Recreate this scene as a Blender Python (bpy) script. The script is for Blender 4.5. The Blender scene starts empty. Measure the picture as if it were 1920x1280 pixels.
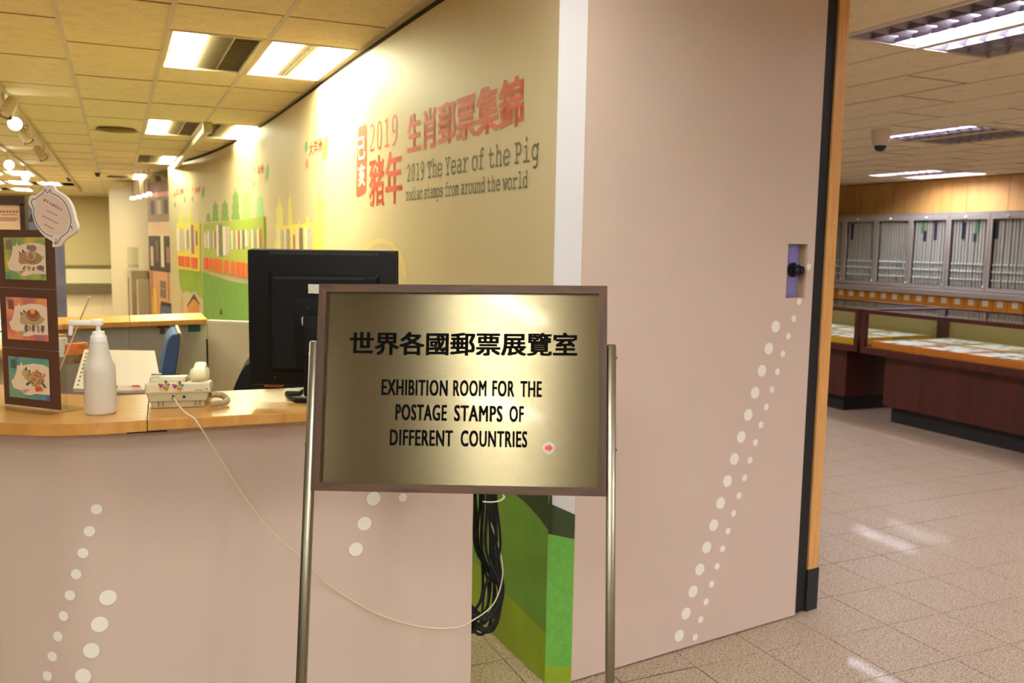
import bpy, bmesh, math, random
from mathutils import Vector, Matrix
random.seed(7)
SC = bpy.context.scene
COL = SC.collection
R = math.radians

# ------------------------------------------------------------------ camera
FPX, PITCH, ROLL, CH = 1650.0, R(6.35), R(0.98), 1.6
_cp, _sp = math.cos(PITCH), math.sin(PITCH)
FW = Vector((0, _cp, -_sp)); _up = Vector((0, _sp, _cp)); _ri = Vector((1, 0, 0))
RT = math.cos(ROLL) * _ri + math.sin(ROLL) * _up
UP = -math.sin(ROLL) * _ri + math.cos(ROLL) * _up
EYE = Vector((0, 0, CH))
cam = bpy.data.cameras.new('camera'); camo = bpy.data.objects.new('camera', cam); COL.objects.link(camo)
m = Matrix.Identity(4)
for i in range(3):
    m[i][0], m[i][1], m[i][2], m[i][3] = RT[i], UP[i], -FW[i], EYE[i]
camo.matrix_world = m
cam.sensor_width = 22.3; cam.lens = FPX / 1920 * 22.3; cam.clip_end = 200; cam.clip_start = 0.05
cam.dof.use_dof = True; cam.dof.focus_distance = 1.95; cam.dof.aperture_fstop = 4.5
SC.camera = camo

# ------------------------------------------------------------------ world, exposure
w = bpy.data.worlds.new('world'); SC.world = w; w.use_nodes = True
w.node_tree.nodes['Background'].inputs[0].default_value = (1.0, 0.86, 0.66, 1)
w.node_tree.nodes['Background'].inputs[1].default_value = 0.02
SC.view_settings.view_transform = 'Standard'; SC.view_settings.look = 'None'
SC.view_settings.exposure = 0.0; SC.view_settings.gamma = 1.0; SC.view_settings.use_curve_mapping = False
LEFT_E, RIGHT_E, REAR_E, OVER_E = 63.0, 66.0, 112.0, 17.0          # brightness of the fluorescent lamps
LEFT_C, RIGHT_C, REAR_C = (1.0, 0.98, 0.62), (0.97, 0.96, 1.12), (0.96, 1.0, 0.94)

SC.cycles.max_bounces = 7; SC.cycles.diffuse_bounces = 4; SC.cycles.glossy_bounces = 3; SC.cycles.transmission_bounces = 4
SC.cycles.transparent_max_bounces = 12; SC.cycles.caustics_reflective = False; SC.cycles.caustics_refractive = False; SC.cycles.sample_clamp_indirect = 6; SC.cycles.adaptive_threshold = 0.05

# ------------------------------------------------------------------ pixel helpers
def ray(x, y): return (x - 960) * RT - (y - 640) * UP + FPX * FW
def atz(x, y, z):
    d = ray(x, y); return EYE + d * ((z - CH) / d.z)
def atY(x, y, Y):
    d = ray(x, y); return EYE + d * (Y / d.y)
def onplane(x, y, p0, n):
    d = ray(x, y); return EYE + d * (n.dot(p0 - EYE) / n.dot(d))
def proj(p):
    v = p - EYE; f = v.dot(FW)
    if f < 0.05: return None
    return (960 + FPX * v.dot(RT) / f, 640 - FPX * v.dot(UP) / f, f)
AZ = R(24.15)
D1 = Vector((-math.sin(AZ), math.cos(AZ), 0)); D2 = Vector((math.cos(AZ), math.sin(AZ), 0)); ZZ = Vector((0, 0, 1))
def G(a, b, z=0.0): return D1 * a + D2 * b + ZZ * z

# ------------------------------------------------------------------ materials
def lin(c):
    return tuple(((v / 255) / 12.92 if v / 255 <= 0.04045 else ((v / 255 + 0.055) / 1.055) ** 2.4) for v in c)
_mats = {}
def mat(name, rgb, rough=0.6, metal=0.0, noise=0.0, nscale=30.0, bump=0.0, bscale=60.0, spec=0.5, emit=0.0, emitc=None,
        alpha=1.0, trans=0.0, aniso=0.0, stretch=(1, 1, 1), coat=0.0, sub=0.0):
    if name in _mats: return _mats[name]
    M = bpy.data.materials.new(name); M.use_nodes = True; nt = M.node_tree
    b = nt.nodes['Principled BSDF']; c = (*lin(rgb), 1)
    b.inputs['Base Color'].default_value = c; b.inputs['Roughness'].default_value = rough
    b.inputs['Metallic'].default_value = metal; b.inputs['Specular IOR Level'].default_value = spec
    b.inputs['Transmission Weight'].default_value = trans; b.inputs['Alpha'].default_value = alpha
    b.inputs['Anisotropic'].default_value = aniso; b.inputs['Coat Weight'].default_value = coat
    if sub: b.inputs['Subsurface Weight'].default_value = sub; b.inputs['Subsurface Radius'].default_value = (.02, .02, .02)
    if emit:
        b.inputs['Emission Color'].default_value = (*(emitc or lin(rgb)), 1); b.inputs['Emission Strength'].default_value = emit
    if noise or bump:
        tc = nt.nodes.new('ShaderNodeTexCoord'); mp = nt.nodes.new('ShaderNodeMapping'); mp.inputs['Scale'].default_value = stretch
        nt.links.new(tc.outputs['Object'], mp.inputs[0])
    if noise:
        n = nt.nodes.new('ShaderNodeTexNoise'); n.inputs['Scale'].default_value = nscale; n.inputs['Detail'].default_value = 4
        nt.links.new(mp.outputs[0], n.inputs['Vector'])
        r = nt.nodes.new('ShaderNodeValToRGB')
        r.color_ramp.elements[0].position = .3; r.color_ramp.elements[1].position = .7
        r.color_ramp.elements[0].color = tuple(max(0, v * (1 - noise)) for v in c[:3]) + (1,)
        r.color_ramp.elements[1].color = tuple(min(1, v * (1 + noise)) for v in c[:3]) + (1,)
        nt.links.new(n.outputs['Fac'], r.inputs[0]); nt.links.new(r.outputs[0], b.inputs['Base Color'])
    if bump:
        n2 = nt.nodes.new('ShaderNodeTexNoise'); n2.inputs['Scale'].default_value = bscale; n2.inputs['Detail'].default_value = 3
        nt.links.new(mp.outputs[0], n2.inputs['Vector'])
        bp = nt.nodes.new('ShaderNodeBump'); bp.inputs['Strength'].default_value = bump; bp.inputs['Distance'].default_value = .003
        nt.links.new(n2.outputs['Fac'], bp.inputs['Height']); nt.links.new(bp.outputs[0], b.inputs['Normal'])
    _mats[name] = M; return M
def wood(name, c0, c1, scale=6.0, stretch=(1, 1, .08), rough=.4, rot=(0, 0, 0), coat=0.0, dist=2.0):
    if name in _mats: return _mats[name]
    M = bpy.data.materials.new(name); M.use_nodes = True; nt = M.node_tree; b = nt.nodes['Principled BSDF']
    b.inputs['Roughness'].default_value = rough; b.inputs['Coat Weight'].default_value = coat
    tc = nt.nodes.new('ShaderNodeTexCoord'); mp = nt.nodes.new('ShaderNodeMapping')
    mp.inputs['Scale'].default_value = stretch; mp.inputs['Rotation'].default_value = rot
    nt.links.new(tc.outputs['Object'], mp.inputs[0])
    n = nt.nodes.new('ShaderNodeTexNoise'); n.inputs['Scale'].default_value = scale; n.inputs['Detail'].default_value = 7
    n.inputs['Distortion'].default_value = dist; nt.links.new(mp.outputs[0], n.inputs['Vector'])
    r = nt.nodes.new('ShaderNodeValToRGB'); r.color_ramp.elements[0].position = .32; r.color_ramp.elements[1].position = .68
    r.color_ramp.elements[0].color = (*lin(c0), 1); r.color_ramp.elements[1].color = (*lin(c1), 1)
    nt.links.new(n.outputs['Fac'], r.inputs[0]); nt.links.new(r.outputs[0], b.inputs['Base Color'])
    _mats[name] = M; return M
def speckle(name, layers, base, rough, scale, coat=0.0, spec=.5, bump=0.0):
    """base colour with layered noise speckles: layers = [(rgb, scale, threshold, softness)]"""
    M = bpy.data.materials.new(name); M.use_nodes = True; nt = M.node_tree; b = nt.nodes['Principled BSDF']
    b.inputs['Roughness'].default_value = rough; b.inputs['Coat Weight'].default_value = coat; b.inputs['Coat Roughness'].default_value = .05
    b.inputs['Specular IOR Level'].default_value = spec
    g = nt.nodes.new('ShaderNodeNewGeometry')
    rgb = nt.nodes.new('ShaderNodeRGB'); rgb.outputs[0].default_value = (*lin(base), 1); cur = rgb.outputs[0]
    for c, s, th, so in layers:
        n = nt.nodes.new('ShaderNodeTexNoise'); n.inputs['Scale'].default_value = s; n.inputs['Detail'].default_value = 3
        nt.links.new(g.outputs['Position'], n.inputs['Vector'])
        mr = nt.nodes.new('ShaderNodeMapRange'); mr.inputs[1].default_value = th; mr.inputs[2].default_value = th + so
        nt.links.new(n.outputs['Fac'], mr.inputs[0])
        mx = nt.nodes.new('ShaderNodeMix'); mx.data_type = 'RGBA'
        nt.links.new(mr.outputs[0], mx.inputs[0]); nt.links.new(cur, mx.inputs[6]); mx.inputs[7].default_value = (*lin(c), 1); cur = mx.outputs[2]
    nt.links.new(cur, b.inputs['Base Color'])
    _mats[name] = M; return M
def glassy(name, tint=(235, 245, 240), refl=1.0, rough=.02):
    """thin clear sheet: transparent with a fresnel reflection"""
    if name in _mats: return _mats[name]
    M = bpy.data.materials.new(name); M.use_nodes = True; nt = M.node_tree; nt.nodes.clear()
    o = nt.nodes.new('ShaderNodeOutputMaterial'); t = nt.nodes.new('ShaderNodeBsdfTransparent'); g = nt.nodes.new('ShaderNodeBsdfGlossy')
    f = nt.nodes.new('ShaderNodeFresnel'); f.inputs[0].default_value = 1.5; mx = nt.nodes.new('ShaderNodeMixShader')
    t.inputs[0].default_value = (*lin(tint), 1); g.inputs['Roughness'].default_value = rough
    mu = nt.nodes.new('ShaderNodeMath'); mu.operation = 'MULTIPLY'; mu.inputs[1].default_value = refl
    ge = nt.nodes.new('ShaderNodeNewGeometry'); iv = nt.nodes.new('ShaderNodeMath'); iv.operation = 'SUBTRACT'; iv.inputs[0].default_value = 1.0
    m2 = nt.nodes.new('ShaderNodeMath'); m2.operation = 'MULTIPLY'          # the sheet reflects on the side where the light enters
    nt.links.new(ge.outputs['Backfacing'], iv.inputs[1]); nt.links.new(f.outputs[0], mu.inputs[0])
    nt.links.new(mu.outputs[0], m2.inputs[0]); nt.links.new(iv.outputs[0], m2.inputs[1]); nt.links.new(m2.outputs[0], mx.inputs[0])
    nt.links.new(t.outputs[0], mx.inputs[1]); nt.links.new(g.outputs[0], mx.inputs[2]); nt.links.new(mx.outputs[0], o.inputs[0])
    _mats[name] = M; return M

# ------------------------------------------------------------------ object helpers
def Wm(o):
    return o.matrix_basis.copy() if o.parent is None else Wm(o.parent) @ o.matrix_basis
def tag(o, label=None, cat=None, group=None, kind=None):
    if label: o['label'] = label
    if cat: o['category'] = cat
    if group: o['group'] = group
    if kind: o['kind'] = kind
    return o
def thing(name, label, cat, loc=(0, 0, 0), rotz=0.0, group=None, mw=None):
    o = bpy.data.objects.new(name, None); COL.objects.link(o); o.empty_display_size = .05
    if mw is not None: o.matrix_basis = mw
    else: o.location = loc; o.rotation_euler = (0, 0, rotz); o.matrix_basis = Matrix.Translation(Vector(loc)) @ Matrix.Rotation(rotz, 4, 'Z')
    return tag(o, label, cat, group)
class MB:
    """collects shapes in one mesh; coordinates are local to the parent unless world=True at build"""
    def __init__(s): s.v = []; s.f = []; s.mi = []; s.mats = []; s.smooth = []
    def _m(s, m):
        if m is None: return 0
        if m not in s.mats: s.mats.append(m)
        return s.mats.index(m)
    def add(s, vs, fs, m=None, smooth=False, mx=None):
        o = len(s.v)
        for p in vs:
            p = Vector(p); s.v.append(tuple(mx @ p if mx is not None else p))
        k = s._m(m)
        for f in fs: s.f.append(tuple(o + i for i in f)); s.mi.append(k); s.smooth.append(smooth)
        return s
    def box(s, lo, hi, m=None, mx=None):
        x0, y0, z0 = lo; x1, y1, z1 = hi
        return s.add([(x0, y0, z0), (x1, y0, z0), (x1, y1, z0), (x0, y1, z0), (x0, y0, z1), (x1, y0, z1), (x1, y1, z1), (x0, y1, z1)],
                     [(0, 3, 2, 1), (4, 5, 6, 7), (0, 1, 5, 4), (1, 2, 6, 5), (2, 3, 7, 6), (3, 0, 4, 7)], m, mx=mx)
    def bbox(s, lo, hi, b=.004, m=None, mx=None, seg=2):
        bm = bmesh.new(); bmesh.ops.create_cube(bm, size=1)
        for v in bm.verts: v.co = Vector([(lo[i] + hi[i]) / 2 + v.co[i] * (hi[i] - lo[i]) for i in range(3)])
        bmesh.ops.bevel(bm, geom=bm.edges[:], offset=b, segments=seg, affect='EDGES', profile=.5)
        bm.verts.index_update()
        s.add([v.co.copy() for v in bm.verts], [[v.index for v in f.verts] for f in bm.faces], m, True, mx); bm.free(); return s
    def hexa(s, c8, m=None, mx=None):
        return s.add(c8, [(0, 3, 2, 1), (4, 5, 6, 7), (0, 1, 5, 4), (1, 2, 6, 5), (2, 3, 7, 6), (3, 0, 4, 7)], m, mx=mx)
    def gbox(s, a0, a1, b0, b1, z0, z1, m=None):
        """box on the building's grid (a along D1, b along D2)"""
        return s.hexa([G(a0, b0, z0), G(a0, b1, z0), G(a1, b1, z0), G(a1, b0, z0), G(a0, b0, z1), G(a0, b1, z1), G(a1, b1, z1), G(a1, b0, z1)], m)
    def prism(s, poly, z0, z1, m=None, mx=None):
        n = len(poly); vs = [(p[0], p[1], z0) for p in poly] + [(p[0], p[1], z1) for p in poly]
        fs = [tuple(range(n - 1, -1, -1)), tuple(range(n, 2 * n))] + [(i, (i + 1) % n, n + (i + 1) % n, n + i) for i in range(n)]
        return s.add(vs, fs, m, mx=mx)
    def slab(s, poly3, nrm, t, m=None):
        """extrude a 3-D polygon by t along nrm"""
        n = len(poly3); a = [Vector(p) for p in poly3]; b = [p + nrm * t for p in a]
        return s.add(a + b, [tuple(range(n - 1, -1, -1)), tuple(range(n, 2 * n))] + [(i, (i + 1) % n, n + (i + 1) % n, n + i) for i in range(n)], m)
    def tube(s, pts, r, n=8, m=None, mx=None, cap=True):
        pts = [Vector(p) for p in pts]; rr = r if isinstance(r, (list, tuple)) else [r] * len(pts)
        o = len(s.v); vs = []; prev = None
        for i, p in enumerate(pts):
            t = (pts[min(i + 1, len(pts) - 1)] - pts[max(i - 1, 0)]).normalized()
            if prev is None:
                a = t.orthogonal().normalized()
            else:
                a = prev - t * prev.dot(t)
                a = a.normalized() if a.length > 1e-6 else t.orthogonal().normalized()
            prev = a; b = t.cross(a)
            for k in range(n):
                an = 2 * math.pi * k / n; vs.append(p + (a * math.cos(an) + b * math.sin(an)) * rr[i])
        fs = [(i * n + k, i * n + (k + 1) % n, (i + 1) * n + (k + 1) % n, (i + 1) * n + k) for i in range(len(pts) - 1) for k in range(n)]
        if cap: fs += [tuple(range(n - 1, -1, -1)), tuple(range((len(pts) - 1) * n, len(pts) * n))]
        return s.add(vs, fs, m, True, mx)
    def lathe(s, prof, n=20, m=None, mx=None):
        vs = [(r * math.cos(2 * math.pi * k / n), r * math.sin(2 * math.pi * k / n), z) for r, z in prof for k in range(n)]
        fs = [(i * n + k, i * n + (k + 1) % n, (i + 1) * n + (k + 1) % n, (i + 1) * n + k) for i in range(len(prof) - 1) for k in range(n)]
        fs += [tuple(range(n - 1, -1, -1)), tuple(range((len(prof) - 1) * n, len(prof) * n))]
        return s.add(vs, fs, m, True, mx)
    def build(s, name, m=None, parent=None, world=False, origin=None):
        me = bpy.data.meshes.new(name)
        M = None
        if world and parent is not None: M = Wm(parent).inverted()
        elif origin is not None: M = Matrix.Translation(-Vector(origin))
        vs = [tuple(M @ Vector(p)) for p in s.v] if M is not None else s.v
        me.from_pydata(vs, [], s.f); me.update()
        mats = s.mats if s.mats else [m]
        for q in mats: me.materials.append(q)
        if len(mats) > 1:
            for p, k in zip(me.polygons, s.mi): p.material_index = k
        if any(s.smooth):
            for p, k in zip(me.polygons, s.smooth): p.use_smooth = k
            try: me.set_sharp_from_angle(angle=R(40))
            except Exception: pass
        o = bpy.data.objects.new(name, me); COL.objects.link(o)
        if parent is not None: o.parent = parent
        elif origin is not None: o.location = origin; o.matrix_basis = Matrix.Translation(Vector(origin))
        return o
def fixnormals(o):
    bm = bmesh.new(); bm.from_mesh(o.data); bmesh.ops.recalc_face_normals(bm, faces=bm.faces[:]); bm.to_mesh(o.data); bm.free(); return o
def copy_tree(o, parent=None):
    c = o.copy(); COL.objects.link(c)
    if parent is not None: c.parent = parent
    for ch in [q for q in ALLCH.get(o.name, [])]: copy_tree(ch, c)
    return c
ALLCH = {}
def inst(mesh_obj, name, parent, mw):
    c = bpy.data.objects.new(name, mesh_obj.data if hasattr(mesh_obj, 'data') else mesh_obj); COL.objects.link(c)
    c.parent = parent; c.matrix_basis = mw; return c
_txt = {}
def text2d(s, off=0.0, space=1.0):
    """glyph outlines of a text as flat triangles; returns verts (x,y), faces and the bounding box"""
    key = (s, off, space)
    if key in _txt: return _txt[key]
    c = bpy.data.curves.new('t', 'FONT'); c.body = s; c.resolution_u = 3; c.offset = off; c.space_character = space
    o = bpy.data.objects.new('t', c); COL.objects.link(o)
    dg = bpy.context.evaluated_depsgraph_get(); me = o.evaluated_get(dg).to_mesh()
    vs = [(v.co.x, v.co.y) for v in me.vertices]; fs = [tuple(p.vertices) for p in me.polygons]
    bpy.data.objects.remove(o); bpy.data.curves.remove(c)
    xs = [p[0] for p in vs]; ys = [p[1] for p in vs]
    _txt[key] = (vs, fs, (min(xs), min(ys), max(xs), max(ys))); return _txt[key]
def put_text(mb, s, fn, m=None, off=0.0, ybox=None, space=1.0, bold=None):
    """fn(u,v) maps the unit box of the text to 3-D; ybox = (bottom, top) in em overrides the vertical extent"""
    vs, fs, (x0, y0, x1, y1) = text2d(s, off, space)
    if ybox: y0, y1 = ybox
    if bold:
        w, h = x1 - x0, y1 - y0; bx, by = bold
        for dx, dy in ((-1, -1), (1, -1), (-1, 1), (1, 1), (0, 0)):
            mb.add([fn((x - x0 + dx * bx) / w, (y - y0 + dy * by) / h) for x, y in vs], fs, m)
        return
    mb.add([fn((x - x0) / (x1 - x0), (y - y0) / (y1 - y0)) for x, y in vs], fs, m)
def smooth(pts, n=6):
    """Catmull-Rom through points"""
    P = [Vector(p) for p in pts]; out = []
    for i in range(len(P) - 1):
        a, b, c, d = P[max(i - 1, 0)], P[i], P[i + 1], P[min(i + 2, len(P) - 1)]
        for k in range(n):
            t = k / n
            out.append(.5 * ((2 * b) + (c - a) * t + (2 * a - 5 * b + 4 * c - d) * t * t + (3 * b - 3 * c + d - a) * t ** 3))
    out.append(P[-1]); return out

# ------------------------------------------------------------------ palette
m_tile = speckle('acoustic_tile', [((236, 220, 180), 10, .45, .3), ((176, 150, 104), 80, .63, .06)], (246, 234, 200), .85, 1)
m_tilebar = mat('ceiling_bar', (215, 205, 195), .5)
m_plenum = mat('plenum', (70, 60, 45), .9)
m_granite = speckle('granite', [((140, 122, 104), 110, .50, .08), ((80, 68, 58), 125, .57, .05), ((206, 188, 164), 170, .61, .05)], (170, 148, 122), .42, 1, spec=.4, coat=.09)
m_grout = mat('grout', (96, 84, 72), .9)
m_cream = mat('cream_wall', (197, 179, 142), .55, noise=.02, nscale=3)
m_pink = mat('pink_panel', (206, 184, 171), .55, noise=.015, nscale=4, bump=.05, bscale=400)
m_white = mat('white_paint', (212, 207, 210), .5)
m_dot = mat('white_print', (240, 234, 226), .55)
m_beech = wood('beech_top', (188, 130, 60), (206, 152, 80), 5, (1, 6, 1), .28, coat=.2)
m_dark = mat('black_void', (12, 12, 12), .9)
m_black = mat('black_plastic', (15, 14, 13), .55, bump=.08, bscale=900, spec=.2)
m_blackm = mat('black_matt', (16, 16, 16), .7)
m_steel = mat('steel', (138, 130, 114), .28, 1.0)
m_grey = mat('grey_panel', (176, 168, 156), .6)
m_ivory = mat('ivory_plastic', (214, 204, 172), .45)
m_offw = mat('offwhite', (226, 218, 200), .6)
m_glass = glassy('clear_glass', (249, 252, 250))
m_acryl = glassy('acrylic', (250, 250, 246), 1.0)
m_redwood = wood('redwood', (58, 20, 14), (78, 28, 18), 4, (1, 1, .1), .4)
m_mapleboard = wood('maple', (196, 146, 78), (214, 166, 96), 3, (1, 1, .1), .45)
def flat(name, rgb, rough=.6): return mat(name, rgb, rough)

# =================================================================== SETTING
# ---- floor
floor = MB().box((-26, -12, -.06), (22, 34, -.006)).build('floor', m_grout); tag(floor, kind='structure')
TP = .33
tile_bm = MB().bbox((-.1635, -.1635, -.012), (.1635, .1635, 0), .0015, seg=1).build('tile', m_granite, floor)
MGZ = Matrix(((D2.x, D1.x, 0, 0), (D2.y, D1.y, 0, 0), (0, 0, 1, 0), (0, 0, 0, 1)))      # local x -> D2, y -> D1
spots = []
for i in range(-30, 100):
    for j in range(-80, 60):
        a, b = 2.31 + TP * (i + .5), 2.97 + TP * (j + .5)
        c = G(a, b); q = proj(c)
        spots.append((q, c, a, b))
vis = [s for s in spots if s[0] and -60 < s[0][0] < 1990 and 330 < s[0][1] < 1400]
# seen floor: to the right of the dotted panel, and the slot beside the counter
def seen(s):
    x, y, d = s[0]
    return (x > 1060 and x > 1530 - (y - 1080) * 1.9 and y > 740) or (870 < x < 1080 and y > 1120)
near = sorted([s for s in vis if seen(s)], key=lambda s: s[0][2])[:298]
nearset = set(id(s) for s in near)
first = True
for s in near:
    M_ = Matrix.Translation(s[1]) @ MGZ
    if first: tile_bm.matrix_basis = M_; first = False
    else: inst(tile_bm, 'tile', floor, M_)
rest = MB()
for s in spots:
    if id(s) in nearset: continue
    a, b = s[2], s[3]; h = .1635
    rest.add([G(a - h, b - h, 0), G(a - h, b + h, 0), G(a + h, b + h, 0), G(a + h, b - h, 0)], [(0, 1, 2, 3)])
tag(rest.build('tile_field', m_granite, floor), kind='stuff')

# ---- ceiling
CZ = 2.7
ceil = MB().box((-26, -12, 2.86), (22, 34, 2.92)).build('ceiling', m_plenum); tag(ceil, kind='structure')
FIX = []   # (a0,a1,b0,b1, lit strips, side, label)
def fx(a0, a1, b0, b1, lit, side, label, group=None, detail=True): FIX.append((a0, a1, b0, b1, lit, side, label, group, detail))
fx(5.15, 6.28, .28, .80, [(.34, .49)], 'L', 'louvred ceiling light with one glowing strip and dark grille, nearest on the left')
fx(5.15, 6.28, .80, 1.32, [(.86, 1.01), (1.13, 1.29)], 'L', 'louvred ceiling light with two glowing strips beside the curved mural wall')
fx(9.05, 10.35, .28, .80, [(.34, .50)], 'L', 'square-looking lit ceiling panel in the second row on the left')
fx(9.05, 10.35, .80, 1.32, [(1.12, 1.30)], 'L', 'lit ceiling panel touching the curved wall behind the conduit')
fx(13.0, 14.4, .28, .80, [(.62, .78)], 'L', 'lit ceiling panel above the far end of the curved wall')
fx(17.0, 18.6, .28, .80, [(.34, .50)], 'L', 'smallest lit ceiling panel, farthest before the mural street print')
for a0, b0 in ((17.6, -2.3), (17.6, -1.78), (20.8, -2.6), (20.8, -2.08), (24.0, -3.0), (24.0, -2.3), (20.8, -1.5)):
    fx(a0, a0 + 1.2, b0, b0 + .48, [(b0 + .08, b0 + .40)], 'L', 'small glowing ceiling panel in the far left corner of the hall', 'far left ceiling panels')
fx(2.50, 3.65, 3.47, 4.03, [(3.83, 3.99)], 'R', 'large louvred ceiling light at the top right, nearer of the pair to the doorway', None)
fx(2.50, 3.65, 4.03, 4.59, [(4.06, 4.17)], 'R', 'large louvred ceiling light at the top right, right-hand one of the pair', None)
fx(5.55, 6.68, 6.83, 7.39, [(6.86, 7.04)], 'R', 'louvred ceiling light with one bright strip beside the dome camera')
fx(5.55, 6.68, 7.39, 7.95, [], 'R', 'unlit louvred ceiling light next to the bright strip in the right room')
fx(8.80, 10.0, 10.19, 10.75, [(10.30, 10.52)], 'R', 'farther bright ceiling strip before the wooden wall')
fx(8.80, 10.0, 10.75, 11.31, [(11.02, 11.26)], 'R', 'bright ceiling strip closest to the wooden wall')
# lamps of the same rows over and behind the photographer, plus added fill lamps
for b0 in (-2.60, -2.08):
    fx(-3.9, -2.77, b0, b0 + .52, [(b0 + .08, b0 + .24), (b0 + .3, b0 + .46)] if b0 < -2.3 else [], 'B', 'unseen louvred ceiling light over the hall behind the photographer', 'ceiling lights behind the photographer')
    fx(1.25, 2.38, b0, b0 + .52, [(b0 + .08, b0 + .24)], 'O', 'unseen louvred ceiling light over the hall behind the photographer', 'ceiling lights behind the photographer')
for b0 in (-5.2, .28, .8, 3.47, 4.03, 6.83):  # the last of these is added to brighten the pink panel
    fx(-3.9, -2.77, b0, b0 + .52, [(b0 + .08, b0 + .24)], 'B', 'unseen louvred ceiling light over the hall behind the photographer', 'ceiling lights behind the photographer')
fx(1.25, 2.38, .28, .80, [(.34, .49)], 'O', 'unseen louvred ceiling light over the hall behind the photographer', 'ceiling lights behind the photographer')
fx(1.25, 2.38, .80, 1.32, [(.86, 1.01), (1.13, 1.29)], 'O', 'unseen louvred ceiling light over the hall behind the photographer', 'ceiling lights behind the photographer')
fx(-1.55, -.40, -1.2, -.68, [(-1.02, -.86)], 'B', 'unseen louvred ceiling light over the hall behind the photographer', 'ceiling lights behind the photographer')  # added lamp, brightens the upper part of the sign plate
for a0_, b0_ in ((-.6, 3.47), (-.6, 6.83), (2.5, 6.83), (2.5, 10.19), (5.55, 3.47), (5.55, 10.19), (8.8, 6.83), (8.8, 3.47)):      # the rest of the right room's lamp grid
    for k_ in (0, .56): fx(a0_, a0_ + 1.13, b0_ + k_, b0_ + k_ + .56, [(b0_ + k_ + .1, b0_ + k_ + .3)], 'R', 'louvred ceiling light of the stamp room outside the doorway view', 'stamp room ceiling lights outside the view')
for a0_, b0_ in ((5.15, -5.2), (9.05, -5.2), (13.0, -5.2), (13.0, -2.4), (17.0, -5.2)):
    fx(a0_, a0_ + 1.13, b0_, b0_ + .5, [(b0_ + .1, b0_ + .4)], 'L', 'louvred ceiling light over the reception booth beyond the left edge', 'ceiling lights left of view')
fx(9.05, 10.35, -2.4, -1.9, [(-2.3, -2.0)], 'L', 'louvred ceiling light over the reception booth beyond the left edge', 'ceiling lights left of view')
fx(5.15, 6.28, -2.4, -1.9, [(-2.3, -2.0)], 'L', 'louvred ceiling light over the reception booth beyond the left edge', 'ceiling lights left of view')

ctile = MB().bbox((-.5, -.5, 0), (.5, .5, .02), .004, seg=1)
cells = []
def column(b0, b1, joints):
    for a0, a1 in zip(joints[:-1], joints[1:]):
        if a1 - a0 < .1: continue
        ok = True
        for f in FIX:
            if a0 < f[1] - .02 and a1 > f[0] + .02 and b0 < f[3] - .02 and b1 > f[2] + .02: ok = False
        if ok: cells.append((a0, a1, b0, b1))
def rng(a, step, lo, hi):
    k0 = math.ceil((lo - a) / step - 1e-6); out = []; k = k0
    while a + k * step <= hi: out.append(a + k * step); k += 1
    return out
bars = []
fixj = [1.25, 2.38, 2.95, 4.58, 5.15, 6.28, 6.85, 7.98, 9.05, 10.35, 10.9, 12.0, 13.0, 14.4, 15.5, 17.0, 18.6, 19.7, 20.8, 22.0, 23.1, 24.2, 25.4, 26.6, 28.0]
for k in range(-14, 3):
    b0 = .28 + .52 * (k - 1)
    if k in (1, 2): column(b0, b0 + .52, fixj)
    else: column(b0, b0 + .52, sorted(set([round(x, 3) for x in rng(5.75 if k % 2 == 0 else 5.18, 1.14, 1.0, 28.2)] + [round(f[i], 3) for f in FIX if f[2] < b0 + .4 and f[3] > b0 + .1 and f[5] == 'L' for i in (0, 1)])))
    bars.append((b0, 1.0, 28.0))
bars.append((.28 + .52 * 2, 1.0, 16))
column(1.32, 1.75, rng(4.58, 1.14, 1.0, 16))
for k in range(-3, 15):
    b0 = 3.47 + .56 * k
    column(b0, min(b0 + .56, 11.6), sorted(set([round(x, 3) for x in rng(3.65 if k % 2 else 4.22, 1.13, 1.5, 14)] + [round(f[i], 3) for f in FIX if f[2] < b0 + .4 and f[3] > b0 + .1 and f[5] == 'R' for i in (0, 1)])))
    bars.append((b0, 1.5, 14))
def cscore(c):
    q = proj(G((c[0] + c[1]) / 2, (c[2] + c[3]) / 2, CZ))
    if not q: return -1
    if not (-120 < q[0] < 2040 and -140 < q[1] < 480): return -1
    if 800 < q[0] < 1560 or (c[2] > 1.3 and q[0] < 1560) or (c[2] < 1.5 and q[0] > 1000): return -1
    return 1 / q[2]
cells.sort(key=cscore, reverse=True)
proto = None; restc = MB()
for n, (a0, a1, b0, b1) in enumerate(cells):
    g = .004
    if n < 280 and cscore((a0, a1, b0, b1)) > 0:
        jz = random.uniform(-.0015, .0015)
        M_ = Matrix.Translation(G((a0 + a1) / 2, (b0 + b1) / 2, CZ + jz)) @ MGZ @ Matrix.Diagonal((b1 - b0 - 2 * g, a1 - a0 - 2 * g, 1, 1))
        if proto is None:
            proto = ctile.build('ceiling_tile', m_tile, ceil); proto.matrix_basis = M_
        else: inst(proto, 'ceiling_tile', ceil, M_)
    else: restc.gbox(a0 + g, a1 - g, b0 + g, b1 - g, CZ, CZ + .02)
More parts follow.
